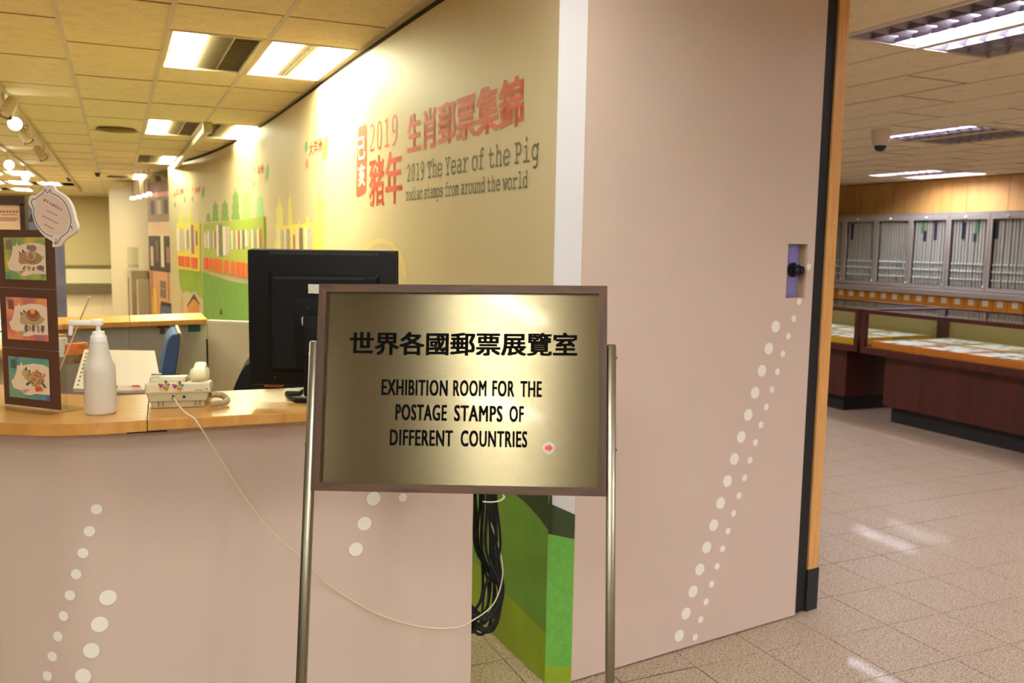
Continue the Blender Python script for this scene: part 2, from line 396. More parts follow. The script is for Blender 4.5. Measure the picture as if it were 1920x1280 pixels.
# plain tiles over the rest of the hall
for (a0, a1, b0, b1) in ((-12, 1.0, -14, 14), (1.0, 28, -14, -7.6), (14.0, 28, 1.32, 14)):
    k = a0
    while k < a1 - .05:
        e = min(k + 1.14, a1); l = b0
        while l < b1 - .05:
            h = min(l + .56, b1)
            if not any(k < f[1] and e > f[0] and l < f[3] and h > f[2] for f in FIX): restc.gbox(k + .003, e - .003, l + .003, h - .003, CZ, CZ + .02)
            l = h
        k = e
tag(restc.build('ceiling_tile_field', m_tile, ceil), kind='stuff')
for b, a0, a1 in bars:
    segs = [(a0, a1)]
    for f in FIX:
        if f[2] < b - .02 and f[3] > b + .02:
            segs = [q for s0, s1 in segs for q in ((s0, min(s1, f[0])), (max(s0, f[1]), s1)) if q[1] - q[0] > .05]
    for s0, s1 in segs: MB().gbox(s0, s1, b - .0125, b + .0125, CZ - .004, CZ + .012).build('grid_bar', m_tilebar, ceil)

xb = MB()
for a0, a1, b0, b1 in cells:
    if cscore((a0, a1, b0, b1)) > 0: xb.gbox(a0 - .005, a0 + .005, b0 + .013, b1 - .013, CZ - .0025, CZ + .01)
tag(xb.build('joint_shade_strip', mat('joint_shade_strip', (128, 106, 66), .8), ceil), kind='stuff')  # dark strips laid along the tile joints in place of their shadow gaps
# ---- ceiling lights
m_frame = mat('light_frame', (226, 214, 190), .5); m_louver = mat('louvre_metal', (150, 138, 118), .3, .8)
m_louvR = mat('louvre_metal_cool', (150, 142, 156), .4, .5)
m_hous = mat('light_housing', (120, 108, 88), .5, .3)
m_em = {'L': mat('lamp_glow_warm', (255, 255, 255), .5, emit=LEFT_E, emitc=LEFT_C), 'R': mat('lamp_glow_cool', (255, 255, 255), .5, emit=RIGHT_E, emitc=RIGHT_C),
        'O': mat('lamp_glow_over', (255, 255, 255), .5, emit=OVER_E, emitc=REAR_C), 'B': mat('lamp_glow_rear', (255, 255, 255), .5, emit=REAR_E, emitc=REAR_C)}
for a0, a1, b0, b1, lit, side, label, group, detail in FIX:
    t = thing('ceiling_light', label, 'ceiling light', G((a0 + a1) / 2, (b0 + b1) / 2, CZ - .006), 0, group)
    fr = MB(); e = .028
    for q in ((a0 + .004, a0 + e, b0 + .004, b1 - .004), (a1 - e, a1 - .004, b0 + .004, b1 - .004), (a0 + e, a1 - e, b0 + .004, b0 + e), (a0 + e, a1 - e, b1 - e, b1 - .004)):
        fr.gbox(*q, CZ - .006, CZ + .03)
    fr.build('frame', m_frame, t, True)
    hs = MB(); hs.gbox(a0 + .01, a1 - .01, b0 + .01, b1 - .01, CZ + .105, CZ + .115)
    for q in ((a0 + .01, a0 + .016, b0 + .01, b1 - .01), (a1 - .016, a1 - .01, b0 + .01, b1 - .01), (a0 + .016, a1 - .016, b0 + .01, b0 + .016), (a0 + .016, a1 - .016, b1 - .016, b1 - .01)):
        hs.gbox(*q, CZ + .03, CZ + .105)
    hs.build('housing', m_hous, t, True)
    zl = CZ + (.004 if side != 'R' else .03)
    for l0, l1 in lit:
        MB().gbox(a0 + .035, a1 - .035, l0, l1, zl, zl + .02).build('lamp_strip', m_em[side], t, True)
    # louvre blades
    lv = MB(); mm = m_louvR if side == 'R' else m_louver
    nb = 9 if side == 'R' else 14
    segs = []
    if side == 'R': segs = [(b0 + e, b1 - e)]
    else:
        cur = b0 + e
        for l0, l1 in sorted(lit) + [(b1 - e, b1)]:
            if l0 - cur > .05: segs.append((cur, l0))
            cur = l1
    for s0, s1 in segs:
        for k in range(nb + 1):
            a = a0 + .035 + (a1 - a0 - .07) * k / nb
            if side == 'R':
                wdt = .028
                lv.add([G(a - wdt, s0, CZ), G(a - wdt, s1, CZ), G(a + wdt, s1, CZ), G(a + wdt, s0, CZ), G(a, s0, CZ + .05), G(a, s1, CZ + .05)][:6],
                       [(0, 1, 5, 4), (2, 3, 4, 5), (0, 4, 3), (1, 2, 5), (0, 3, 2, 1)]) if False else lv.add(
                       [G(a, s0, CZ + .002), G(a, s1, CZ + .002), G(a + wdt, s1, CZ + .05), G(a + wdt, s0, CZ + .05), G(a - wdt, s1, CZ + .05), G(a - wdt, s0, CZ + .05)],
                       [(0, 1, 2, 3), (1, 0, 5, 4), (3, 2, 4, 5), (0, 3, 5), (1, 4, 2)])
            else: lv.gbox(a - .002, a + .002, s0, s1, CZ + .006, CZ + .05)
        for b in ([s0 + (s1 - s0) * f for f in ((1 / 3, 2 / 3) if side == 'R' else (.5,))]):
            lv.gbox(a0 + .03, a1 - .03, b - .004, b + .004, CZ + .003, CZ + .055)
    if segs: lv.build('louvre', mm, t, True)

# ---- curved exhibition wall
PF = (-0.0017, 0.0331, -0.6665, 1.928)
import numpy as _np
_pts = _np.array([(.141, 3.071), (-.07, 3.497), (-.393, 4.172), (-.792, 4.998), (-1.336, 6.144), (-2.589, 8.952), (-3.713, 11.011), (-5.048, 13.203)])
PF = [float(v) for v in _np.polyfit(_pts[:, 1], _pts[:, 0], 3)]
def WX(Y): return ((PF[0] * Y + PF[1]) * Y + PF[2]) * Y + PF[3]
def WXd(Y): return (3 * PF[0] * Y + 2 * PF[1]) * Y + PF[2]
def WN(Y): return Vector((-1, WXd(Y), 0)).normalized()
def WP(Y, z, off=.003):
    if off < .01: off *= .4          # flat print lies on the wall
    return Vector((WX(Y), Y, z)) + WN(Y) * off
def wallyz(x, y):
    d = ray(x, y); k = d.x / d.y; lo, hi = 2.6, 14.5
    f = lambda Y: WX(Y) - k * Y
    for _ in range(50):
        mid = (lo + hi) / 2
        if (f(lo) > 0) == (f(mid) > 0): lo = mid
        else: hi = mid
    t = lo / d.y; return lo, CH + d.z * t
Y0, Y1 = 3.071, 13.45
WT = 2.655
ys = [Y0 + (Y1 - Y0) * i / 48 for i in range(49)]
TH = Vector((.096, .004, 0))
front = [(WX(y), y) for y in ys]; back = [(WX(y) + .096, y + .004) for y in ys]
wl = fixnormals(MB().prism(front + back[::-1], 0, WT).build('wall_left', m_cream)); tag(wl, kind='structure')
tr = fixnormals(MB().prism([(x + .03, y) for x, y in front] + [(x - .02, y) for x, y in back[::-1]], WT, 2.70).build('shadow_gap_strip', mat('dark_gap', (46, 36, 28), .8))); tag(tr, kind='structure')  # dark inset strip standing in for the shadow line under the ceiling

# printed graphics on the wall ----------------------------------------
def wpoly(mb, px, m, off=.003):
    yz = [wallyz(*p) for p in px]; mb.add([WP(y, z, off) for y, z in yz], [tuple(range(len(px)))], m)
def wtext(mb, s, ya, yb, z0, z1, m, off=.004, emb=0.0, ybox=None, space=1.0, bold=None):
    put_text(mb, s, lambda u, v: WP(ya + (yb - ya) * u, z0 + (z1 - z0) * v, off), m, emb, ybox, space, bold)
m_red = flat('vermilion_print', (214, 80, 46)); m_olive = flat('dark_olive_print', (74, 76, 42)); m_orange = flat('pale_orange_print', (240, 184, 150))
# green hill running along the foot of the wall
m_hill = mat('green_print', (106, 154, 54), .5, noise=.12, nscale=6); m_hilld = flat('deep_green_print', (52, 66, 36)); m_hilly = mat('lime_print', (142, 168, 36), .5, noise=.1, nscale=8)
ya = wallyz(381, 560)[0]; top = []
N = 60
for i in range(N + 1):
    y = ya + (Y0 + .004 - ya) * i / N; f = i / N
    top.append((y, 1.16 - .05 * math.sin(f * 9) - .3 * max(0, f - .55) + .0))
hb = MB()
for i in range(N):
    (a, za), (b, zb) = top[i], top[i + 1]
    hb.add([WP(a, .002), WP(b, .002), WP(b, zb), WP(a, za)], [(0, 1, 2, 3)])
hb.build('green_hill_print', m_hill, wl)
db = MB(); wq = lambda x, y: wallyz(x, y)
for px in ([(940, 890), (968, 927), (988, 944), (1010, 968), (1036, 1003), (1036, 880)],): wpoly(db, [(min(p[0], 1036), p[1]) for p in px], m_hilld, .0045)
db.build('dark_green_print', m_hilld, wl)
yb = MB()
for i in range(N):
    f = i / N
    (a, _), (b, _) = top[i], top[i + 1]
    za = .10 + .45 * max(0, 1 - abs(f - .78) * 3) * .6; zb = .10 + .45 * max(0, 1 - abs((i + 1) / N - .78) * 3) * .6
    yb.add([WP(a, .003, .0045), WP(b, .003, .0045), WP(b, zb, .0045), WP(a, za, .0045)], [(0, 1, 2, 3)])
yb.build('lime_foot_print', m_hilly, wl)
hl = MB(); wpoly(hl, [(335, 504), (376, 509), (381, 512), (381, 560), (374, 556), (366, 546), (358, 550), (350, 544), (343, 550), (337, 535)], m_hilly, .004); hl.build('lime_hill_print', m_hilly, wl)
# trees
def tree(px, ty, by, hw, c, name='tree_print'):
    mb = MB(); prof = [(0, .0), (.12, .02), (.14, .12), (.55, .2), (.85, .27), (.9, .36), (.72, .44), (1, .55), (1.02, .66), (.8, .72), (1.1, .84), (1.25, .93), (1.1, 1)]
    L = [(px - hw * a, ty + (by - ty) * t) for a, t in prof]; Rr = [(px + hw * a, ty + (by - ty) * t) for a, t in prof]
    for i in range(len(prof) - 1): wpoly(mb, [L[i], L[i + 1], Rr[i + 1], Rr[i]], c, .0035)
    mb.build(name, c, wl)
gA, gB, gC, gD = flat('tree_green', (118, 156, 62)), flat('tree_light_green', (156, 188, 116)), flat('tree_sage', (142, 184, 128)), flat('tree_yellow', (224, 208, 110))
gE = flat('tree_pale_yellow', (224, 212, 116)); gF = flat('tree_lime', (190, 204, 84))
for px, ty, by, hw, c in ((391, 398, 416, 4, gA), (404, 375, 415, 5.5, gA), (422, 373, 414, 6.5, gA), (442, 350, 412, 6.5, gA), (461.6, 353, 410, 8, gB), (488, 361, 408, 7, gC),
                          (525, 365, 470, 7.5, gE), (544, 360, 421, 4.5, gE), (561, 411, 419, 1.5, gE), (577, 403, 419, 2.5, gE), (600.5, 350, 480, 8, gD), (339, 400, 419, 4, gF), (355, 396, 419, 4, gF), (367.6, 409, 419, 2, gF)):
    tree(px, ty, by, hw, c)
# little printed houses and chimneys
m_house, m_roofd = flat('house_orange', (206, 132, 58)), flat('house_brown', (78, 42, 26))
hs = MB(); wpoly(hs, [(352, 586), (352, 573), (363, 558), (374, 570), (374, 586)], m_house, .005); wpoly(hs, [(350, 574), (364, 550), (375, 570), (371, 571), (363, 560), (354, 574)], m_roofd, .006)
wpoly(hs, [(357, 586), (357, 579), (366, 578), (366, 586)], m_white, .006); wpoly(hs, [(412, 590), (413, 582), (415, 576), (417, 582), (418, 590)], m_roofd, .006); wpoly(hs, [(338, 590), (339, 560), (343, 552), (345, 590)], flat('house_rose', (206, 150, 120)), .006)
hs.build('house_print', None, wl)
# tan arch
ar = MB(); m_tan = flat('tan_print', (214, 188, 124))
for i in range(14):
    def A(t, r):
        an = math.pi * (1 - t); return (712 + 44 * r * math.cos(an) + 8 * t, 505 - 58 * r * math.sin(an) + 36 * max(0, t - .6))
    wpoly(ar, [A(i / 14, 1), A((i + 1) / 14, 1), A((i + 1) / 14, .84), A(i / 14, .84)], m_tan, .003)
ar.build('arch_print', m_tan, wl)
# headline
sl = MB(); q = [(672, 241), (675, 237), (685, 233), (688, 236), (688, 300), (687, 357), (684, 363), (671, 371), (668, 366), (669, 300)]
wpoly(sl, q, m_red, .003); seal = sl.build('red_seal_print', m_red, wl)
sx = MB(); m_wtxt = flat('white_lettering', (244, 236, 214))
ysl, ysr = wallyz(672.8, 300)[0], wallyz(684.5, 300)[0]
wtext(sx, '己', ysl, ysr, 2.075, 2.20, m_wtxt, .0055, 0, bold=(.03, .02)); wtext(sx, '亥', ysl, ysr, 1.92, 2.045, m_wtxt, .0055, 0, bold=(.03, .02))
sx.build('white_lettering', m_wtxt, wl)
MONO = lambda s: ''.join(chr(0x1D670 + ord(c) - 65) if c.isupper() else chr(0x1D68A + ord(c) - 97) if c.islower() else chr(0x1D7F6 + ord(c) - 48) if c.isdigit() else c for c in s)
tx = MB()
wtext(tx, '豬年', wallyz(693, 340)[0], wallyz(754, 340)[0], 1.797, 2.066, m_red, .004, 0, bold=(.016, .012))
wtext(tx, '生肖郵票集錦', wallyz(765, 250)[0], wallyz(981, 190)[0], 2.035, 2.215, m_red, .004, 0, bold=(.026, .018))
tx.build('red_chinese_lettering', m_red, wl)
tx = MB(); wtext(tx, MONO('2019'), wallyz(694, 260)[0], wallyz(745, 245)[0], 2.096, 2.25, m_red, .004, -.012); tx.build('red_year_lettering', m_red, wl)
tx = MB(); wtext(tx, MONO('2019 The Year of the Pig'), wallyz(764, 325)[0], wallyz(1011, 290)[0], 1.895, 1.986, m_olive, .004, -.003, (0, .66)); tx.build('olive_title_lettering', m_olive, wl)
tx = MB(); wtext(tx, MONO('zodiac stamps from around the world'), wallyz(762, 365)[0], wallyz(990, 340)[0], 1.803, 1.868, m_olive, .004, 0, (0, .66)); tx.build('olive_subtitle_lettering', m_olive, wl)
# region captions with leaves
m_leaf, m_leaf2, m_terr = flat('leaf_print', (96, 160, 92)), flat('map_green_print', (132, 190, 62)), flat('terracotta_print', (222, 124, 84))
def leaf(mb, x, y, hw, hh, m, skew=0): wpoly(mb, [(x + skew, y - hh), (x + hw, y - hh * .3), (x + hw * .8, y + hh * .4), (x - skew, y + hh), (x - hw, y + hh * .3), (x - hw * .6, y - hh * .5)], m, .004)
def caption(txt, x0, x1, y0, y1, leaves, sub):
    mb = MB(); (ya_, za), (yb_, zb) = wallyz(x0, y1), wallyz(x1, y0)
    wtext(mb, txt, ya_, yb_, za, zb, m_red, .004, 0, bold=(.02, .01)); mb.build('region_name_lettering', m_red, wl)
    lb = MB()
    for l in leaves: leaf(lb, *l)
    lb.build('leaf_print', None, wl)
    sb = MB(); n = 6
    for k in range(n):
        xa = sub[0] + (sub[1] - sub[0]) * k / n; xb = xa + (sub[1] - sub[0]) / n * .7
        wpoly(sb, [(xa, sub[2]), (xb, sub[2]), (xb, sub[3]), (xa, sub[3])], m_orange, .004)
    sb.build('small_caption_print', m_orange, wl)
caption('大洋洲', 580, 604, 257, 293, [(574.5, 275, 3, 12, m_leaf, 1), (575.5, 307, 3, 11, m_terr), (609, 282, 4.5, 22, m_leaf2, 3), (611.5, 266, 3.5, 14, m_leaf2, 2)], (581, 601, 299, 311))
caption('非洲', 483, 494, 308, 328, [(477, 318, 2, 8, m_terr), (476.5, 345, 2, 8, m_leaf), (501, 323, 3.5, 18, m_leaf, 2)], (484, 494, 334, 344))
caption('美洲', 366, 375, 349, 362, [(361.5, 355, 1.5, 5, m_terr), (361, 373, 1.5, 6, m_leaf), (381, 360, 3, 13, m_leaf, 1)], (365, 375, 366, 376))
caption('亞洲', 330, 344, 352, 366, [(327.5, 365, 2, 6, m_terr), (346.5, 374, 2, 9, m_leaf), (328.5, 384, 2, 6, m_leaf)], (331, 345, 370, 384))

# stamp boards hung on the wall
m_slot = [mat('stamp_a', (196, 176, 168), .5, noise=.35, nscale=40), mat('stamp_b', (160, 150, 140), .5, noise=.4, nscale=60), mat('stamp_c', (176, 90, 84), .5, noise=.4, nscale=50), mat('stamp_d', (120, 100, 96), .5, noise=.5, nscale=50)]
m_redbox = mat('red_card', (222, 84, 38), .5, noise=.12, nscale=30)
def board(label, quad, color, slots, reds, seams=()):
    p = wallyz(*quad[3]); t = thing('stamp_display_board', label, 'display board', WP(p[0], p[1], 0))
    mb = MB(); n = 8
    yz = [wallyz(*c) for c in quad]
    for i in range(n):
        def at(f, tb): a, b = (yz[0], yz[1]) if tb else (yz[3], yz[2]); return a[0] + (b[0] - a[0]) * f, a[1] + (b[1] - a[1]) * f
        f0, f1 = i / n, (i + 1) / n
        c8 = []
        for o in (.004, .02): c8 += [WP(*at(f0, 0), o), WP(*at(f1, 0), o), WP(*at(f1, 1), o), WP(*at(f0, 1), o)]
        mb.add(c8, [(4, 5, 6, 7), (0, 1, 5, 4), (3, 7, 6, 2)] + ([(0, 4, 7, 3)] if i == 0 else []) + ([(1, 2, 6, 5)] if i == n - 1 else []))
    fixnormals(mb.build('board', color, t, True))
    for k, (x0, x1, ya_, yb_) in enumerate(slots):
        sm = MB(); a = wallyz(x0, yb_); b = wallyz(x1, ya_)
        wl_ = .35
        sm.add([WP(a[0], a[1], .0225), WP(a[0] + (b[0] - a[0]) * wl_, a[1], .0225), WP(a[0] + (b[0] - a[0]) * wl_, b[1], .0225), WP(a[0], b[1], .0225)], [(0, 1, 2, 3)], m_offw)
        sm.add([WP(a[0] + (b[0] - a[0]) * wl_, a[1], .0225), WP(b[0], a[1], .0225), WP(b[0], b[1], .0225), WP(a[0] + (b[0] - a[0]) * wl_, b[1], .0225)], [(0, 1, 2, 3)], m_slot[k % 4])
        sm.build('stamp_panel', None, t, True)
    for x0, x1, ya_, yb_ in reds:
        sm = MB(); a = wallyz(x0, yb_); b = wallyz(x1, ya_); o = []
        for off in (.02, .03): o += [WP(a[0], a[1], off), WP(b[0], a[1], off), WP(b[0], b[1], off), WP(a[0], b[1], off)]
        sm.hexa(o); fixnormals(sm.build('red_caption_card', m_redbox, t, True))
board('small yellow stamp board at the far end of the curved wall', [(334, 419), (376, 418), (376, 509), (336, 504)], flat('board_yellow', (222, 206, 74)),
      [(335, 347, 428, 470), (350, 357, 431, 466), (359, 366, 421, 475), (368, 373, 433, 460)], [(338, 348, 480, 498), (351, 358, 481, 500), (362, 373, 483, 502)])
board('long green stamp board behind the computer monitor', [(384.5, 419), (498, 406), (499, 528), (384.5, 507)], flat('board_green', (160, 174, 56)),
      [(387, 392, 436, 464), (393, 401, 432, 466), (403, 408, 434, 465), (410, 420, 421, 480), (422, 434, 424, 478), (438, 444, 432, 467), (447, 453, 432, 467), (455, 462, 431, 467), (464, 471, 431, 462), (476, 483, 430, 467), (487, 495, 429, 468)],
      [(386, 392, 483, 504), (394, 400, 484, 505), (403, 409, 485, 507), (412, 420, 486, 510), (425, 432, 488, 511), (437, 443, 490, 514), (447, 452, 491, 516), (455, 462, 492, 518), (466, 472, 494, 519), (476, 484, 495, 521)])
board('pale yellow stamp board showing above the monitor', [(525, 424), (596, 417), (597, 540), (525, 528)], flat('board_pale_yellow', (236, 216, 96)),
      [(528, 536, 430, 474), (539, 548, 429, 476), (553, 558, 440, 470), (563, 573, 427, 478), (578, 591, 426, 482)], [(530, 540, 500, 520), (552, 562, 502, 522), (575, 590, 505, 526)])

# end face of the curved wall: white above, printed green below
A_, B_ = Vector((.141, 3.071, 0)), Vector((.237, 3.075, 0)); en = Vector((.04, -1, 0)).normalized()
def eq(px): return [onplane(x, y, A_, en) + en * .003 for x, y in px]
def endp(u, z, off=.003): return A_ + (B_ - A_) * u + ZZ * z + en * off
def ez(x, y): return onplane(x, y, A_, en).z
MB().add([endp(0, 0, .0015), endp(1, 0, .0015), endp(1, WT, .0015), endp(0, WT, .0015)], [(0, 1, 2, 3)]).build('white_end_print', m_white, wl)
zA, zB, zC, zD, zE = ez(1035, 942), ez(1078, 964), ez(1034, 1000), ez(1078, 1010), ez(1030, 1248)
MB().add([endp(0, zC), endp(1, zD), endp(1, zB), endp(0, zA)], [(0, 1, 2, 3)]).build('dark_green_end_print', m_hilld, wl)
MB().add([endp(0, zE), endp(1, zE), endp(1, zD), endp(0, zC)], [(0, 1, 2, 3)]).build('green_end_print', mat('leaf_green_print', (104, 172, 70), .5, noise=.12, nscale=50), wl)
MB().add([endp(0, .002), endp(1, .002), endp(1, zE), endp(0, zE)], [(0, 1, 2, 3)]).build('lime_end_print', m_hilly, wl)

# ---- dotted pink panel
C_ = Vector((1.258, 3.698, 0)); PE = (C_ - B_).normalized(); PL = (C_ - B_).length; PN = Vector((PE.y, -PE.x, 0))   # faces the camera
def pp(x, y):
    q = onplane(x, y, B_, PN); return (q - B_).dot(PE), q.z
def PPt(u, z, off=0.0): return B_ + PE * u + ZZ * z + PN * off
h0, h1 = pp(1478, 457), pp(1511, 558)
hu0, hu1, hz0, hz1 = (pp(1478, 457)[0] + pp(1473, 558)[0]) / 2, (pp(1514, 458)[0] + pp(1511, 558)[0]) / 2, h1[1], h0[1]
mb = MB()
def pbox(mb, u0, u1, z0, z1, o0, o1, m=None):
    mb.hexa([PPt(u0, z0, o0), PPt(u1, z0, o0), PPt(u1, z0, o1), PPt(u0, z0, o1), PPt(u0, z1, o0), PPt(u1, z1, o0), PPt(u1, z1, o1), PPt(u0, z1, o1)], m)
for q in ((0, hu0, .006, 2.69), (hu1, PL, .006, 2.69), (hu0, hu1, .006, hz0), (hu0, hu1, hz1, 2.69)): pbox(mb, *q, 0, -.014)
wf = fixnormals(mb.build('wall_front', m_pink)); tag(wf, kind='structure')
lm = MB(); zb0 = -.045
for q in ((hu0 - .01, hu0, hz0 - .01, hz1 + .01), (hu1, hu1 + .01, hz0 - .01, hz1 + .01), (hu0, hu1, hz0 - .01, hz0), (hu0, hu1, hz1, hz1 + .01)): pbox(lm, *q, -.014, zb0)
fixnormals(lm.build('recess_lining', mat('recess_beige', (190, 160, 110), .6), wf))
def disc(mb, cen, ux, uz, r, nrm, m=None, n=20):
    mb.add([cen + (ux * math.cos(2 * math.pi * k / n) + uz * math.sin(2 * math.pi * k / n)) * r for k in range(n)], [tuple(range(n))], m)
big = [(1454, 612)] + [(1454 + (1273 - 1454) * k / 14, 612 + (1191 - 612) * k / 14) for k in range(1, 15)]
small = [(1516, 500), (1498, 565)] + [(1488 + (1303 - 1488) * k / 18, 597 + (1194 - 597) * k / 18) for k in range(19)]
for pts, r in ((big, .0245), (small, .0142)):
    for x, y in pts:
        u, z = pp(x, y); d = MB(); disc(d, PPt(u, z, .0015), PE, ZZ, r, PN); d.build('white_dot', m_dot, wf)
# building wall behind the panel, wooden door jamb, black gap
PR = atz(1529, 1140, 0); ju = (PR - B_).dot(PE)
wt = MB(); pbox(wt, .12, ju - .07, 0, 2.7, zb0, zb0 - .12)
we = fixnormals(wt.build('wall_entrance', wood('jamb_wood', (206, 148, 84), (226, 172, 104), 10, (4, 4, .25), .45, dist=2.5))); tag(we, kind='structure')
jo = (PR - B_).dot(PN)
jb = MB(); pbox(jb, ju - .063, ju, .19, 2.70, jo, jo - .10)
t1 = fixnormals(jb.build('trim_2', _mats['jamb_wood'])); tag(t1, kind='structure')
jc = MB(); pbox(jc, ju - .068, ju + .004, 0, .19, jo + .004, jo - .104); fixnormals(jc.build('baseboard_cap', mat('black_vinyl', (26, 26, 30), .5), t1))
gp = MB(); pbox(gp, PL - .03, ju - .068, .004, 2.70, -.02, -.04); tag(fixnormals(gp.build('dark_gap_board', m_blackm)), kind='structure')  # black board put in for the darkness of the gap beside the jamb

# ---- outer walls
def wallbox(name, m, *q):
    o = fixnormals(MB().gbox(*q).build(name, m)); tag(o, kind='structure'); return o
m_far = mat('far_wall', (200, 184, 142), .7)
wb = wallbox('wall_back', m_far, 27.2, 27.3, -13, 2, 0, 2.7)
MB().gbox(27.15, 27.2, -13, 1.5, .30, .72).build('white_dado', mat('dado_white', (232, 220, 190), .6), wb)
MB().gbox(27.12, 27.2, -13, 1.5, .72, .80).build('handrail', mat('rail_dark', (120, 98, 66), .5), wb)
MB().gbox(27.14, 27.2, -13, 1.5, 0, .26).build('skirting', mat('dark_skirting', (120, 102, 76), .6), wb)
wallbox('wall_side', m_far, -8, 27.2, -13.1, -13, 0, 2.7)
wallbox('wall_rear', mat('rear_wall', (206, 186, 156), .7), -8.1, -8, -13, 11.7, 0, 2.7)
wr = wallbox('wall_right', mat('wood_back', (150, 108, 54), .6), -8, 14, 11.64, 11.74, 0, 2.7)
wallbox('wall_end', m_far, 13.9, 14, 2.2, 11.64, 0, 2.7)
for k in range(-2, 8):
    a0 = 8.03 + .682 * k; MB().gbox(a0 + .004, a0 + .678, 11.622, 11.64, .03, 2.69).build('wood_panel', m_mapleboard, wr)

# ---- far partition, street print and ledge
P0, P1 = Vector((-8.25, 18.1, 0)), Vector((-6.05, 15.0, 0)); pd = (P1 - P0).normalized(); pn = Vector((pd.y, -pd.x, 0)); pn = -pn if pn.y > 0 else pn
mfp = mat('partition_cream', (176, 158, 136), .6)
wfar = fixnormals(MB().slab([P0, P1, P1 + ZZ * 2.62, P0 + ZZ * 2.55], -pn, .1).build('wall_far', mfp)); tag(wfar, kind='structure')
S0 = atY(283, 590, 14.9); S1 = atY(324, 590, 13.9); S0.z = S1.z = 0; sd = (S1 - S0); sn = Vector((sd.y, -sd.x, 0)).normalized(); sn = -sn if sn.y > 0 else sn
t = thing('street_print_panel', 'tall printed panel of a pink European street facade past the curved wall', 'poster', S0)
def sp(u, v, off=.0): return S0 + sd * u + ZZ * (2.5 * v) + sn * off
fixnormals(MB().slab([sp(0, .0), sp(1, 0), sp(1, 1.0), sp(0, 1.0)], -sn, .06).build('board', flat('street_peach', (214, 150, 112)), t, True))
def sq(name, rects):
    mb = MB()
    for u0, u1, v0, v1, c, o in rects: mb.add([sp(u0, v0, o), sp(u1, v0, o), sp(u1, v1, o), sp(u0, v1, o)], [(0, 1, 2, 3)], flat('street_%d_%d_%d' % c, c))
    return mb.build(name, None, t, True)
rows = [(0, 1, .93, 1, (150, 116, 122), .003), (0, 1, .90, .93, (226, 160, 140), .004), (0, 1, .74, .90, (150, 122, 112), .003), (0, 1, .65, .74, (228, 190, 162), .003), (0, 1, .42, .65, (64, 40, 34), .003), (.45, 1, 0, .2, (84, 92, 116), .003), (.0, .42, .0, .12, (70, 54, 50), .003)]
rows += [(.15 + .3 * k, .32 + .3 * k, .79, .88, (210, 180, 170) if k % 2 else (70, 50, 48), .005) for k in range(3)]
rows += [(.08 + .24 * k, .22 + .24 * k, .45 + .03 * (k % 2), .58 + .04 * (k % 3), ((206, 176, 160), (120, 80, 66), (226, 206, 190), (150, 110, 96))[k], .005) for k in range(4)]
rows += [(.48, .74, .25, .36, (120, 96, 92), .005), (.5, .72, .31, .312, (240, 220, 200), .006), (.12, .34, .14, .30, (226, 176, 74), .005), (.5, 1, .2, .225, (40, 30, 30), .006), (.56, .74, .04, .15, (176, 176, 164), .006), (.80, .96, .02, .16, (120, 132, 150), .006), (.1, .13, .25, .42, (90, 60, 50), .006), (.85, .87, .24, .42, (90, 60, 50), .006), (.62, .70, .0, .07, (40, 52, 42), .007)]
sq('street_print', rows)
# ledge in front of the partition
t = thing('display_ledge', 'cream display ledge with low glass screen in front of the far partition', 'ledge', P0.lerp(P1, .3))
def lp(u, o, z): return P0 + pd * u + pn * o + ZZ * z
L = (P1 - P0).length
def lbox(name, u0, u1, o0, o1, z0, z1, m):
    return fixnormals(MB().hexa([lp(u0, o0, z0), lp(u1, o0, z0), lp(u1, o1, z0), lp(u0, o1, z0), lp(u0, o0, z1), lp(u1, o0, z1), lp(u1, o1, z1), lp(u0, o1, z1)]).build(name, m, t, True))
q = onplane(238, 560, P0 + pn * .3, pn); LU = (q - P0).dot(pd); q = onplane(282, 560, P0 + pn * .02, pn); L = (q - P0).dot(pd)
lbox('top', LU, L - .1, .02, .3, .88, 1.02, mfp); lbox('leg', LU, LU + .12, .02, .3, 0, .88, mfp); lbox('leg', LU + .75, LU + .9, .02, .3, 0, .88, mfp); lbox('leg', L - .3, L - .1, .02, .3, 0, .88, mfp)
lbox('glass_screen', LU, LU + .8, .26, .27, 1.02, 1.42, m_glass); lbox('glass_screen', LU + .82, L - .1, .26, .27, 1.02, 1.42, m_glass)
for k in range(4):
    p = lp(.75 + .5 * k, .55, 2.30 + .02 * k)
    p = onplane((249, 260, 271, 280)[k], (374, 372, 369, 366)[k], P0 + pn * .22, pn)
    t = thing('spot_reflection', 'small glowing head standing in for a spotlight reflection, one of four before the far partition', 'spotlight', p, 0, 'row of four far spotlight reflections')  # spotlight reflections on the partition, built as small glowing heads on rods
    MB().lathe([(.0, .0), (.042, 0), (.046, .02), (.03, .05), (0, .05)], 12).build('lamp_head', mat('reflected_spot_glow', (255, 255, 255), .5, emit=5, emitc=(1, .93, .8)), t)
    MB().tube([(0, 0, .05), (0, 0, 2.695 - p.z)], .005, 6).build('rod', m_steel, t)

